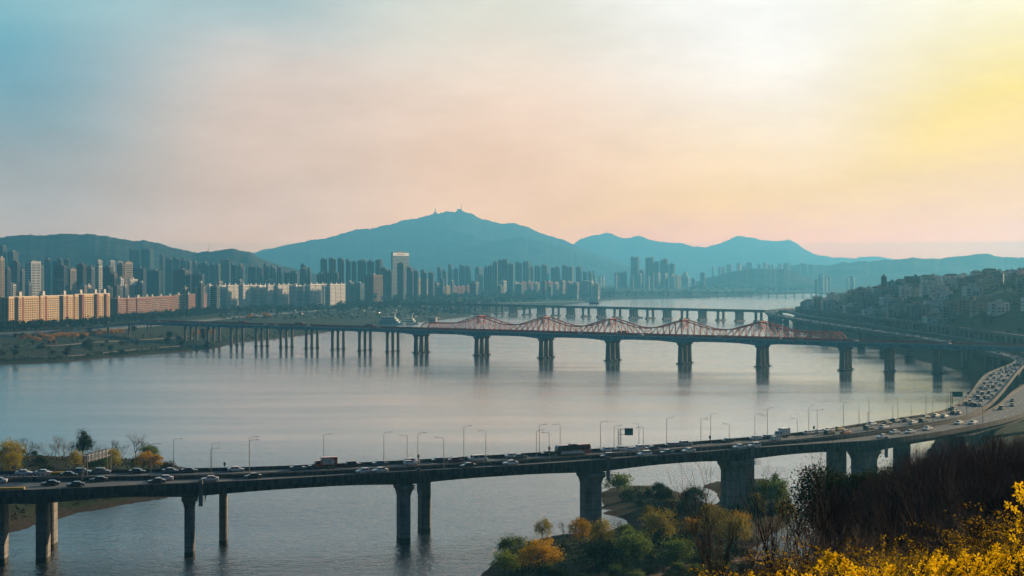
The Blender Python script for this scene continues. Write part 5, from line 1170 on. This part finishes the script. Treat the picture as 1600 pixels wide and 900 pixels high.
mb = MB(); mb.tube((0,0,0), (0,0,hh+22), 1.0, 1.0, 4); mb.build('mast', M_dark, T); mb = MB(); mb.tube((0,0,hh+22), (11,0,hh+70), .8, .4, 4); mb.tube((0,0,hh+22), (-9,0,hh+26), .8, .8, 4); mb.build('jib', M_dark, T)
# bank road, riverside paths and the parked cars of the riverside park
C = resample(catmull([(-900,1330),(-760,1345),(-640,1420),(-560,1500),(-500,1640),(-470,1850),(-440,2100),(-400,2350),(-330,2600),(-200,2900),(0,3300),(200,3700)], 8), 120)
zz = ground_z(C[:,0], C[:,1])+.5; zz = np.convolve(np.r_[[zz[0]]*4, zz, [zz[-1]]*4], np.ones(9)/9, 'valid'); mb = MB(); strip_box(mb, C, -11, 11, zz-3, zz+1.0); o = mb.build('riverside_road', M_asph, kind='structure')
for k_, (dy, w_) in enumerate(((-11, 3.0), (-24, 4.0))):           # foot and cycle paths along the left bank
    Cq = resample(catmull([tuple(gp(x, y+dy, 3.5)[:2]) for x, y in ((-60,574),(0,571),(100,567),(215,557),(300,550))], 8), 70)
    zq = grid_z(Cq[:,0], Cq[:,1]); zq = np.convolve(np.r_[[zq[0]]*6, zq, [zq[-1]]*6], np.ones(13)/13, 'valid')+.35
    mb = MB(); strip_box(mb, Cq, -w_/2, w_/2, zq-1.5, zq); mb.build('path', mat('pale_path_paving', (.2,.19,.17), .9, .15, .3), kind='structure')
pr = random.Random(8)
def parked(x, y): 
    p = gp(x, y, 5.0); z = gz(p.x, p.y); c = pr.choice(jc); return place_car(pr.choice(['sedan','sport utility','van']), c, (p.x, p.y), pr.uniform(0, 3.1), f'tiny {c} car parked in the riverside park', f'{c} cars in the riverside park', False, z)
for k in range(130):
    x = pr.uniform(340, 760); y = 484+pr.uniform(0, 18)*(1-abs(x-520)/420)
    parked(x, y)

# ------------------------------------------------------------------ vegetation
L_yel  = leafmat('golden_leaf', (.50,.31,.018), .35, .4)
L_olive= leafmat('yellow_olive_leaf', (.34,.285,.036), .4, .4)
L_green= leafmat('fresh_green_leaf', (.15,.21,.038), .4, .4)
L_dark = leafmat('dark_green_leaf', (.035,.055,.02), .4, .25)
L_brown= leafmat('dry_brown_leaf', (.055,.036,.024), .4, .25)
L_wood = leafmat('far_wood_leaf', (.028,.042,.02), .45, .2, .05)
L_fors = leafmat('forsythia_petal', (.44,.28,.012), .4, .45, 3.0)
L_amber= leafmat('amber_shrub_leaf', (.50,.25,.02), .35, .35, .2)
M_bark = mat('bark', (.045,.035,.03), .95, .35, 3.0)
M_twig = mat('dark_twig', (.03,.021,.021), .9, .4, 1.2)
M_twig2= mat('pale_twig', (.17,.14,.12), .9, .3, 1.2)
M_twig3= mat('grey_brown_twig', (.14,.10,.09), .9, .6, .6)
M_purp = mat('purplish_twig', (.06,.038,.036), .9, .6, .6)
def leaf_cards(C, size, seed, flat=0.0, var=.5):
    r = np.random.RandomState(seed); n = len(C)
    a = r.normal(size=(n,3)); a /= np.linalg.norm(a, axis=1)[:,None]
    b = r.normal(size=(n,3)); b -= (b*a).sum(1)[:,None]*a; b /= np.linalg.norm(b, axis=1)[:,None]
    s = (size*(1-var+2*var*r.rand(n)))[:,None]
    a *= s*.5; b *= s*.32
    V = np.stack([C-a, C+b*.9, C+a, C-b*.9], 1).reshape(-1,3); F = np.arange(4*n).reshape(n,4)
    return V, F
def crown(seed, n, nclump, rx, rz, zc, spread, shell=.55, droop=0.0):
    r = np.random.RandomState(seed)
    d = r.normal(size=(nclump,3)); d /= np.linalg.norm(d, axis=1)[:,None]; d[:,2] = np.where(d[:,2] < -.45, -d[:,2], d[:,2])
    k = (shell+(1-shell)*r.rand(nclump))[:,None]*(.8+.35*r.rand(nclump))[:,None]
    cc = d*k*np.array([rx, rx, rz])+np.array([0,0,zc])
    w = .5+r.rand(nclump); w /= w.sum()
    i = r.choice(nclump, n, p=w); o = r.normal(size=(n,3))*spread*np.array([1,1,.8])*(.6+.8*r.rand(nclump))[i][:,None]
    P = cc[i]+o
    if droop: P[:,2] -= droop*np.abs(r.normal(size=n))*np.hypot(P[:,0], P[:,1])/rx
    P[:,2] = np.maximum(P[:,2], .15)
    return P, cc
def limbs(mb, cc, h0, r0, rr, n=3, every=3):
    """trunk and limbs reaching out to the clumps of a crown"""
    top = Vector((rr.uniform(-.3,.3), rr.uniform(-.3,.3), h0)); p = Vector((0,0,-.6)); k = 4
    for i in range(k):
        q = Vector((top.x*(i+1)/k+rr.uniform(-.08,.08), top.y*(i+1)/k+rr.uniform(-.08,.08), -.6+(h0+.6)*(i+1)/k)); mb.tube(p, q, r0*(1-.13*i), r0*(1-.13*(i+1)), 6); p = q
    for j, c in enumerate(cc):
        if j % every: continue
        c = Vector(c); s = Vector((top.x*.8, top.y*.8, h0*rr.uniform(.45, 1.0))); m = s.lerp(c, .5)+Vector((rr.uniform(-.4,.4), rr.uniform(-.4,.4), rr.uniform(0,.7)))
        mb.tube(s, m, r0*.42, r0*.24, 4); mb.tube(m, c, r0*.24, r0*.06, n)
TREE = {}
tr = random.Random(3)
def tree_proto(key, lm, n, nclump, rx, rz, zc, spread, leaf, trunk_h, r0, shell=.55, droop=0.0, bark=None, every=2):
    seed = len(TREE)*13+5
    P, cc = crown(seed, n, nclump, rx, rz, zc, spread, shell, droop)
    V, F = leaf_cards(P, leaf, seed+1)
    mb = MB(); limbs(mb, cc, trunk_h, r0, tr, 3, every)
    TREE[key] = (npmesh('crown', V, F, lm), mb.mesh('trunk', bark or M_bark), zc+rz)
def grow(mb, p, d, L, r, depth, rr, spread=.55, up=.12, kids=(2,3), shrink=.74, seg=2):
    q = p
    for s in range(seg):
        d = (d+Vector((rr.gauss(0,.11), rr.gauss(0,.11), rr.gauss(0,.08)+up*.3))).normalized(); e = q+d*(L/seg)
        mb.tube(q, e, r*(1-.22*s), r*(1-.22*(s+1)), 4 if depth > 3 else 3); q = e
    if depth <= 0: return
    for k in range(rr.choice(kids)+(1 if rr.random() < .3 else 0)):
        nd = (d+Vector((rr.gauss(0,spread), rr.gauss(0,spread), rr.gauss(up,spread*.6)))).normalized()
        grow(mb, q if k else q, nd, L*shrink*rr.uniform(.75,1.15), r*.56, depth-1, rr, spread, up, kids, shrink, seg)
def bare_proto(key, h, r0, depth, seed, m, stems=1, spread=.5, up=.14, kids=(2,3,3), shrink=.76):
    rr = random.Random(seed); mb = MB()
    L = h*.30
    for s in range(stems):
        a = rr.uniform(0, 2*pi); k = 0 if stems == 1 else rr.uniform(.25,.75)
        d = Vector((cos(a)*k, sin(a)*k, 1)).normalized(); grow(mb, Vector((cos(a)*k*.3, sin(a)*k*.3, -.4)), d, L, r0, depth, rr, spread, up, kids, shrink)
    zs = max(v[2] for v in mb.v)
    me = mb.mesh('branches', m); TREE[key] = (me, None, zs)
tree_proto('golden', L_yel, 5200, 60, 5.4, 4.0, 5.6, .75, .42, 4.5, .28, .6)
tree_proto('golden_b', L_yel, 3400, 42, 3.6, 3.4, 4.6, .65, .38, 4.0, .22, .5)
tree_proto('olive', L_olive, 4600, 48, 4.2, 4.0, 5.2, .75, .36, 4.6, .24, .5, .5)
tree_proto('olive_b', L_olive, 3000, 36, 3.2, 3.6, 4.8, .7, .34, 4.4, .2, .45, .6)
tree_proto('green', L_green, 4200, 46, 4.4, 3.4, 4.6, .7, .36, 4.2, .24, .5)
tree_proto('willow', L_olive, 2600, 34, 3.0, 3.0, 5.4, .55, .3, 5.0, .2, .6, 1.6)
tree_proto('bush_dark', L_dark, 2600, 30, 2.8, 1.7, 1.5, .55, .34, 1.4, .12, .4)
tree_proto('bush_green', L_green, 2400, 30, 2.4, 1.6, 1.5, .5, .3, 1.3, .12, .45)
tree_proto('bush_brown', L_brown, 1800, 26, 2.4, 1.3, 1.2, .5, .3, 1.0, .1, .4)
tree_proto('evergreen', L_dark, 4200, 50, 2.6, 4.2, 4.6, .55, .34, 5.5, .22, .35)
tree_proto('evergreen_fine', L_dark, 11000, 60, 2.6, 4.2, 4.6, .5, .17, 5.5, .2, .3)
tree_proto('far', L_wood, 420, 22, 3.6, 3.6, 5.2, .9, 1.25, 4.0, .3, .5, 0, None, 6)
tree_proto('far_b', L_wood, 360, 18, 2.8, 4.2, 5.4, .8, 1.15, 4.0, .3, .5, 0, None, 6)
tree_proto('far_yellow', L_amber, 420, 20, 3.6, 2.0, 2.0, .8, 1.0, 1.2, .2, .5, 0, None, 8)
tree_proto('far_brown', L_brown, 380, 20, 3.4, 2.6, 3.0, .9, 1.1, 2.0, .25, .5, 0, None, 6)
for k in range(3): bare_proto('bare%d' % k, 9.5, .26, 6, 40+k, M_twig)
for k in range(2): bare_proto('pale%d' % k, 5.5, .12, 5, 60+k, M_twig2, 3, .42)
for k in range(4): bare_proto('thicket%d' % k, 6.2, .085, 5, 70+k, M_purp if k % 2 else M_twig3, 6, .42, .2, (2,3,3), .78)
for k in range(2): bare_proto('sapling%d' % k, 6.0, .07, 5, 90+k, M_twig, 2, .38, .2, (2,2,3), .8)
def plant(key, loc, s, label, group, name='tree', cat='tree', rz=None, wide=1.0):
    crown_me, trunk_me, hh = TREE[key]
    T = thing(name, label, cat, loc, tr.uniform(0, 6.28) if rz is None else rz, group); T.scale = (s*wide, s*wide, s)
    if trunk_me is not None: link('crown', crown_me, T); link('trunk', trunk_me, T)
    else: link('branches', crown_me, T)
    return T
def plant_px(key, x, yb, yt, label, group, name='tree', cat='tree', y0=120, wide=1.0):
    p = hit(x, yb, y0, 900); h = (yb-yt)/FPX*p.y; return plant(key, p, max(h/TREE[key][2], .15), label, group, name, cat, None, wide)
G1 = 'trees on the near bank below the viaduct'
NB = [('golden',843,903,845,'big golden round tree at the bottom centre'),('green',803,886,838,'green tree left of the big golden one at the water'),('willow',848,852,809,'yellow-green willow standing at the waterline above the golden tree'),('pale0',882,846,815,'pale leafless bush between the willow and the pier'),
 ('golden_b',908,856,812,'slim golden tree just left of the wide pier'),('olive_b',940,866,811,'olive-yellow tree just right of the wide pier'),('pale1',965,832,808,'leafless bush at the small inlet'),('olive',1034,856,797,'broad yellow-olive tree in the middle of the near bank'),('olive_b',1012,822,789,'dark olive tree behind the broad yellow-olive one'),
 ('golden_b',1084,848,810,'small golden tree right of the broad yellow-olive one'),('green',1086,800,760,'green tree on the right slope of the promontory'),('willow',1110,838,783,'pale green willow in front of the widest pier'),('olive_b',1128,850,795,'olive tree left of the widest pier base'),('bush_green',966,768,742,'olive-green bush at the top of the promontory'),
 ('green',1205,806,748,'green tree right of the widest pier'),('evergreen',1213,780,742,'dark slender tree behind the green one right of the widest pier'),('olive_b',1180,812,770,'olive tree at the right edge of the widest pier'),('green',787,905,862,'green tree at the bottom left of the near bank'),('bush_green',1060,880,846,'green bush below the broad yellow-olive tree'),('bush_green',985,878,838,'green bush in the dark thicket right of the golden tree'),('bush_dark',935,884,848,'dark bush between the golden tree and the thicket'),('olive',1152,862,806,'tall olive tree under the widest pier'),('willow',1230,838,782,'thin willow at the right-hand channel'),('bush_dark',1028,772,756,'small dark bush on the promontory ridge'),('golden_b',1158,838,800,'golden tree before the widest pier')]
for key, x, yb, yt, lb in NB: plant_px(key, x, yb, yt, lb, G1)
vg = random.Random(21)
nb = 0
for t in range(900):                                            # dark undergrowth of the near bank
    x = vg.uniform(745, 1255); y = vg.uniform(772, 935)
    p = hit(x, y, 120, 700)
    if p.z < 1.0 or p.y < 235: continue
    if p.z < 2.2 and vg.random() < .5: continue
    nb += 1
    if nb > 120: break
    key = vg.choice(['bush_dark','bush_dark','bush_dark','bush_brown','bush_green']); ds = {'bush_dark':'dark green','bush_brown':'dry brown','bush_green':'fresh green'}[key]
    plant(key, p, vg.uniform(.45, 1.0), f'low {ds} bush in the undergrowth of the near bank', f'{ds} undergrowth bushes on the near bank', 'bush', 'bush')
G2 = 'trees on the left island'
IS = [('olive',14,734,688,'yellow-green tree at the far left of the island'),('bare0',45,722,681,'dark leafless tree second from the left on the island'),('pale0',82,716,679,'grey leafless tree left of the lamp on the island'),('pale1',97,717,682,'thin grey leafless tree beside the lamp on the island'),('bare1',112,718,686,'leafless tree left of the dense dark one on the island'),('evergreen',129,722,675,'dense dark tree in the middle of the island'),('bare2',150,718,685,'leafless tree right of the dense dark one'),('pale0',172,718,686,'low grey leafless tree near the island centre'),('pale1',190,716,688,'small leafless tree left of the big round one'),('bare1',212,720,673,'big round leafless tree at the island tip'),('green',233,726,695,'dark leafy tree right of the big leafless one'),('olive_b',176,738,700,'olive bushy tree in front of the island trees'),('golden_b',225,736,706,'golden bush under the big leafless tree'),('olive_b',118,736,703,'olive tree behind the gantry'),('golden_b',242,736,710,'small golden bush at the island tip'),('olive_b',20,745,706,'low olive tree at the left edge behind the cars'),('bush_brown',262,735,722,'low brown bush on the island point'),('green',160,740,708,'green bush behind the sign gantry')]
for key, x, yb, yt, lb in IS: plant_px(key, x, yb, yt, lb, G2, y0=380)
for t in range(95):
    p = Vector((vg.uniform(-260, -118), vg.uniform(385, 535), 0)); p.z = gz(p.x, p.y)
    if p.z < 2.4: continue
    key = vg.choice(['bush_dark','bush_dark','bush_brown','bush_brown']); ds = {'bush_dark':'dark green','bush_brown':'dry brown'}[key]
    plant(key, p, vg.uniform(.5, 1.1), f'low {ds} bush on the left island', f'{ds} bushes on the left island', 'bush', 'bush')
# left bank: amber shrubs below the road, scrub by the water
k1 = 0
for x, y in [(34,533),(44,532),(52,534),(60,531),(66,530.5),(73,532),(79,534.5),(84,531),(90,530),(96,529.5),(101,531),(106,530),(112,529),(118,531),(132,530),(146,527),(151,526),(156,525.5),(161,525),(166,525),(171,524.5),(176,524.5),(181,524),(186,523.5),(82,538),(60,537),(190,522.5)]:
    p = gp(x, y, 6.5); p.z = gz(p.x, p.y); k1 += 1; plant('far_yellow', p, vg.uniform(.8,1.25), f'amber blossoming shrub, {ordn(k1)} along the slope below the left bank road', 'amber shrubs below the left bank road', 'blossoming_shrub', 'shrub')
for x, y, lb in ((390,501,'amber tree rising behind the left part of the teal bridge'),(416,498,'larger amber tree behind the left part of the teal bridge'),(306,522,'amber shrub seen under the left end of the teal bridge'),(326,521,'second amber shrub seen under the left end of the teal bridge')):
    p = gp(x, y, 6.5); p.z = gz(p.x, p.y); plant('far_yellow', p, 1.7, lb, 'amber shrubs near the teal bridge', 'blossoming_shrub', 'shrub')
for k in range(60):
    x = vg.uniform(-20, 330); f = vg.random(); ysh = np.interp(x, [0,100,215,300,335], [568,564,554,547,543]); y = ysh-f*30
    p = gp(x, y, 3.0); p.z = gz(p.x, p.y)
    if p.z < .8: continue
    key = 'far_brown' if vg.random() < .5 else 'far_b'; plant(key, p, vg.uniform(.5,1.1), f'low {"brown" if key == "far_brown" else "dark green"} scrub bush on the left river bank', f'{"brown" if key == "far_brown" else "dark"} scrub on the left bank', 'bush', 'bush')
# woods along the far banks: continuous masses
def wood(name, zones, seed, label):
    r = np.random.RandomState(seed); VV = []; FF = []; o = 0
    for (x0, x1, ya0, ya1, yb0, yb1, n, hmin, hmax) in zones:
        for i in range(n):
            x = r.uniform(x0, x1); t = (x-x0)/(x1-x0); y = r.uniform(ya0+(ya1-ya0)*t, yb0+(yb1-yb0)*t); p = hit(x, y, 1000, 9000); z = max(p.z, 1.0); h = r.uniform(hmin, hmax)
            P, _ = crown(int(r.randint(1e6)), 46, 9, h*.42, h*.42, h*.52, h*.13, .45)
            V, F = leaf_cards(P, h*.24, int(r.randint(1e6))); VV.append(V+np.array([p.x, p.y, z])); FF.append(F+o); o += len(V)
    link(name, npmesh(name, np.concatenate(VV), np.concatenate(FF), L_wood), kind='stuff', label=label, cat='trees')
# each zone: columns x0..x1, upper edge left/right, lower edge left/right, how many, tree heights
wood('riverside_wood', [(-20,180,514,503,523,510,230,7,12),(-20,60,512,510,520,518,40,9,13),(170,330,499,487,508,494,230,7,12),(300,560,486,479,494,487,300,6,11)], 5, 'dark belt of trees in front of the left apartment blocks')
wood('riverside_wood', [(530,800,472,458,488,478,420,8,15),(780,960,458,452,476,468,330,9,17),(640,760,483,477,497,490,120,5,9),(340,640,488,486,502,500,200,3,7),(930,1200,459,457,466,463,150,8,15)], 6, 'dark belt of trees along the middle and far left bank')
wood('bank_scrub', [(-20,140,562,557,567.5,562.5,150,1.2,2.2),(130,335,553,540,560,545,190,1.3,3.0),(-20,335,549,530,553,534,170,1.2,2.4),(335,480,528,512,540,524,90,2,4),(-20,335,538,519,545,524,90,1.6,3.4)], 15, 'dark scrub covering the left river bank')
wood('riverside_wood', [(1180,1300,452,450,458,456,90,10,18),(1080,1200,449,447,456,453,80,10,18)], 8, 'hazy trees on the far shore under the far hills')
# trees among the hillside houses
ht = 0
for t in range(1500):
    Y = vg.uniform(960, 2200); X = float(wall_x(Y))+vg.uniform(4, 330)
    if X/Y > .44: continue
    p = Vector((X, Y, 0)); 
    if not far_from(p, 1.2): continue
    p.z = gz(X, Y)-.5; ht += 1
    plant(vg.choice(['far','far_b','far','far_brown']), p, vg.uniform(.45, 1.05), 'dark tree among the houses of the right hillside', 'dark trees on the right hillside', 'tree', 'tree')
    if ht >= 290: break
for x, yb, yt, lb in ((1443,438,426,'tree with an umbrella crown on the hilltop skyline'),(1432,442,431,'smaller tree left of the umbrella tree on the skyline'),(1405,448,440,'tree left of the broad dark hilltop house')):
    p = hit(x, yb+6, 950, 2300); plant('far', p, (yb+6-yt)/FPX*p.y/TREE['far'][2], lb, 'skyline trees on the right hill')

# ------------------------------------------------------------------ near hillside: thicket, forsythia, path
pp = [gp(980,900,5.5), gp(1040,880,5.6), gp(1100,862,5.8), gp(1180,842,6.0)]
Cp = resample(catmull([(p.x, p.y) for p in [gp(900,940,5.5)]+pp]+[(78,342)], 10), 60); zp = ground_z(Cp[:,0], Cp[:,1]); zp = np.convolve(np.r_[[zp[0]]*5, zp, [zp[-1]]*5], np.ones(11)/11, 'valid')+.35
mb = MB(); strip_box(mb, Cp, -2.3, 2.3, zp-1.2, zp); mb.build('path', mat('pale_dirt_path', (.20,.135,.10), .95, .25, .3), kind='structure')
def hillpt(a, Y): X = a*Y; return Vector((X, Y, gz(X, Y)))
th = 0
for t in range(400):                                            # purple-brown bare thicket along the crest of the slope
    a = vg.uniform(.265, .46); Y = vg.uniform(52, 128)
    if a < .30 and vg.random() < .5: continue
    p = hillpt(a, Y); th += 1
    sil = np.interp(800+a*2000, [1330,1400,1480,1600,1720], [756,708,680,668,668]); zt = CAMZ-(sil+vg.uniform(0, 80)-HOR)/FPX*Y; s = (zt-p.z)/6.2
    plant('thicket%d' % vg.randrange(4), p, min(max(s, .35), 1.7), 'leafless purple-brown shrub in the dense thicket on the right slope', 'leafless thicket shrubs on the right slope', 'bare_shrub', 'shrub', wide=.8)
    if th >= 92: break
for k in range(60):
    a = vg.uniform(.12, .46); Y = vg.uniform(16, 60); p = hillpt(a, Y)
    zt = CAMZ-(np.interp(800+a*2000, [1040,1200,1330,1720], [872,800,765,735])+vg.uniform(0, 60)-HOR)/FPX*Y; s = (zt-p.z)/6.0
    plant('sapling%d' % vg.randrange(2) if k % 3 else 'pale%d' % (k % 2), p, min(max(s, .2), .9), 'thin leafless sapling on the foreground slope', 'thin leafless saplings on the foreground slope', 'bare_sapling', 'shrub', wide=.9)
for k, (x, yb, yt) in enumerate(((1290,790,722),(1312,800,735),(1345,800,738),(1378,795,722),(1400,790,730),(1425,790,735))):
    Y = 120; X = (x-800)/FPX*Y; p = Vector((X, Y, gz(X, Y))); zt = CAMZ-(yt-HOR)/FPX*Y; plant('evergreen_fine', p, max((zt-p.z)/TREE['evergreen'][2], .3), f'dark evergreen shrub, {ordn(k+1)} from the left under the viaduct bend', 'dark evergreen shrubs below the viaduct', 'evergreen_shrub', 'shrub', wide=1.2)
for k, (a, Y, zt_) in enumerate(((.165,27,742),(.2,24,735),(.225,30,720),(.25,34,735),(.19,38,760))):
    p = hillpt(a, Y); zt = CAMZ-(zt_-HOR)/FPX*Y; plant('sapling%d' % (k % 2), p, (zt-p.z)/6.0, f'tall thin leafless sapling, {ordn(k+1)} of those standing free before the right channel', 'free-standing saplings', 'bare_sapling', 'shrub', wide=.8)
# forsythia on the slope: many small blossoms on arching canes
def fors_proto(seed, n_cane, H, blossom, nb_):
    rr = random.Random(seed); mb = MB(); C = []
    for k in range(n_cane):
        a = rr.uniform(0, 6.28); L = H*rr.uniform(.7, 1.2); p = Vector((rr.gauss(0,.15), rr.gauss(0,.15), 0)); d = Vector((cos(a)*.5, sin(a)*.5, 1)).normalized()
        n = 8
        for i in range(n):
            q = p+d*(L/n); mb.tube(p, q, .012*(1-i/n*.6), .012*(1-(i+1)/n*.6), 3); 
            if i > 1:
                for _ in range(nb_): f = rr.random(); C.append(p.lerp(q, f)+Vector((rr.gauss(0,.05), rr.gauss(0,.05), rr.gauss(0,.05))))
            d = (d+Vector((cos(a)*.12+rr.gauss(0,.08), sin(a)*.12+rr.gauss(0,.08), -.10))).normalized(); p = q
    V, F = leaf_cards(np.array([tuple(c) for c in C]), blossom, seed)
    return npmesh('blossoms', V, F, L_fors), mb.mesh('canes', M_twig)
FS = [fors_proto(200+k, 32, 2.2, .044, 16) for k in range(3)]
fk = 0
for t in range(400):
    a = vg.uniform(.14, .47) if t % 2 else vg.uniform(.14, .30); Y = vg.uniform(17, 48); p = hillpt(a, Y)
    yy = HOR+(CAMZ-p.z-1.2)/Y*FPX
    if a > .33 and Y > 24 and vg.random() < .7: continue
    fk += 1
    T = thing('forsythia_bush', 'yellow forsythia bush in the tangle of the foreground slope', 'shrub', p, vg.uniform(0, 6.28), 'forsythia bushes on the foreground slope'); s = vg.uniform(.55, 1.05); T.scale = (s, s, s*.8)
    b, c = FS[vg.randrange(3)]; link('blossoms', b, T)['kind'] = 'stuff'; link('canes', c, T)['kind'] = 'stuff'
    if fk >= 88: break
# dry undergrowth that covers the soil of the slope
rg = np.random.RandomState(4); n = 44000
aa = rg.uniform(-.35, .95, n); yy = np.exp(rg.uniform(math.log(6), math.log(190), n)); xx = aa*yy; zz = ground_z(xx, yy)+rg.uniform(-.05, .5, n)*np.clip(yy/30, .25, 1.4)
V, F = leaf_cards(np.stack([xx, yy, zz], 1), 1.0, 9); c0 = np.repeat(np.stack([xx, yy, zz], 1), 4, 0); sc = np.repeat(np.clip(yy*.012, .08, .7), 4)[:, None]; V = c0+(V-c0)*sc
link('undergrowth', npmesh('undergrowth', V, F, L_brown), kind='stuff', label='dry brown undergrowth covering the foreground slope', cat='undergrowth')
n = 22000; x_ = rg.uniform(-40, 120, n); y_ = rg.uniform(255, 470, n); z_ = ground_z(x_, y_); ok = (z_ > 1.1); x_, y_, z_ = x_[ok], y_[ok], z_[ok]+.15
V, F = leaf_cards(np.stack([x_, y_, z_], 1), .8, 19); link('ground_cover', npmesh('ground_cover', V, F, L_dark), kind='stuff', label='dark green ground cover of the near bank', cat='ground cover')
n = 9000; x_ = rg.uniform(-330, -112, n); y_ = rg.uniform(372, 536, n); z_ = grid_z(x_, y_); ok = (z_ > 1.2); x_, y_, z_ = x_[ok], y_[ok], z_[ok]+.2
V, F = leaf_cards(np.stack([x_, y_, z_], 1), 1.0, 29); link('ground_cover', npmesh('ground_cover', V, F, L_brown), kind='stuff', label='brown ground cover of the left island', cat='ground cover')
# near sprays with open four-petalled blossoms
def flower(V, F, c, ax, s, rr):
    ax = Vector(ax).normalized(); u = ax.orthogonal().normalized(); v = ax.cross(u); a0 = rr.uniform(0, 1.57)
    for k in range(4):
        a = a0+k*pi/2+rr.gauss(0,.12); r = u*cos(a)+v*sin(a); t = u*-sin(a)+v*cos(a); o = len(V); bend = rr.uniform(.1,.5)
        tip = c+r*s+ax*(s*bend); m1 = c+r*s*.55+ax*s*.28
        V += [c, m1+t*s*.24, tip, m1-t*s*.24, m1+ax*s*.04]; F += [(o,o+1,o+4), (o,o+4,o+3), (o+1,o+2,o+4), (o+4,o+2,o+3)]
def spray_proto(seed, L, nfl):   # a cane with nfl open blossoms towards its tip
    rr = random.Random(seed); mb = MB(); V = []; F = []; LV = []; p = Vector((0,0,0)); d = Vector((rr.gauss(0,.1), rr.gauss(0,.1), 1)).normalized(); n = 12; pts = [p]
    for i in range(n):
        q = p+d*(L/n); mb.tube(p, q, .0045*(1-.6*i/n), .0045*(1-.6*(i+1)/n), 4); d = (d+Vector((.05+rr.gauss(0,.05), rr.gauss(0,.05), -.02))).normalized(); p = q; pts.append(p)
    for k in range(nfl):
        f = 1-(.5 if nfl > 12 else .16)*rr.random()**1.4; i = min(int(f*n), n-1); b = pts[i].lerp(pts[i+1], f*n-i); o = Vector((rr.gauss(0,1), rr.gauss(0,1), rr.gauss(.1,.6))).normalized(); c = b+o*.016
        flower(V, F, c, o+Vector((0,-.5,0)), rr.uniform(.015,.021), rr)
        if rr.random() < .2: LV.append(tuple(b+o*-.012))
    fm = MB(); fm.add(V, F); me = fm.mesh('blossoms', leafmat('bright_forsythia_petal', (.85,.55,.012), .15, .5, 30))
    cal = MB()
    for c in LV: cal.tube(c, Vector(c)+Vector((rr.gauss(0,.01), rr.gauss(0,.01), .02)), .004, .001, 3)
    return me, mb.mesh('cane', M_twig), (cal.mesh('buds', L_green) if LV else None), pts[-1]
SP = [spray_proto(300+k, .8, 34+8*(k % 3)) for k in range(5)]
def spray(x, ytip, Y, label, rz=None, lean=0.0, s=1.0):
    b, c, l, tip = SP[vg.randrange(5)]; rz = vg.uniform(0, 6.28); q = Matrix.Rotation(rz, 3, 'Z') @ tip
    zt = CAMZ-(ytip-HOR)/FPX*Y; T = thing('forsythia_spray', label, 'flower', ((x-800)/FPX*Y-q.x*s, Y-q.y*s, zt-q.z*s), rz, 'blossoming forsythia sprays close to the camera'); T.scale = (s, s, s)
    link('blossoms', b, T); link('cane', c, T)
    if l: link('buds', l, T)
    # the cane goes on down to the ground
    mb = MB(); g = gz(T.location.x, T.location.y)-.1-T.location.z; mb.tube((0,0,g/s if g < 0 else 0), (0,0,.01), .006, .0045, 4); mb.build('lower_cane', M_twig, T)
sp = [(1292,866,5.6),(1302,862,5.4),(1310,872,5.2),(1322,880,5.0),(1338,886,4.9),(1352,890,5.2),(1370,885,5.0),(1388,884,5.1),(1402,888,4.8),(1420,880,5.3),(1446,872,5.0),(1456,866,4.9),(1466,868,5.1),(1474,864,5.0),(1484,874,4.8),(1505,868,4.9),(1512,864,5.0),(1522,872,5.1),(1530,880,4.8),(1545,892,5.0),(1572,876,4.8),(1580,866,4.9),(1590,858,4.8),(1597,850,4.7),(1560,862,6.0),(1564,852,6.2),(1604,870,4.6),(1240,888,6.5),(1262,892,6.4),(1222,894,7.0),(1180,896,7.2)]
for k, (x, y, Y) in enumerate(sorted(sp), 1): spray(x, y, Y, f'bright yellow forsythia spray at the bottom edge, {ordn(k)} from the left')
SP = [spray_proto(330+k, .8, 9) for k in range(5)]
for k, (x, y, Y) in enumerate(((1592,760,4.6),(1577,790,4.8),(1574,824,4.9),(1600,772,4.5))): spray(x, y, Y, ['highest yellow forsythia spray at the right edge','second highest yellow forsythia spray near the right edge','third yellow forsythia spray near the right edge, below the others','yellow forsythia spray cut by the right edge'][k], s=1.0)
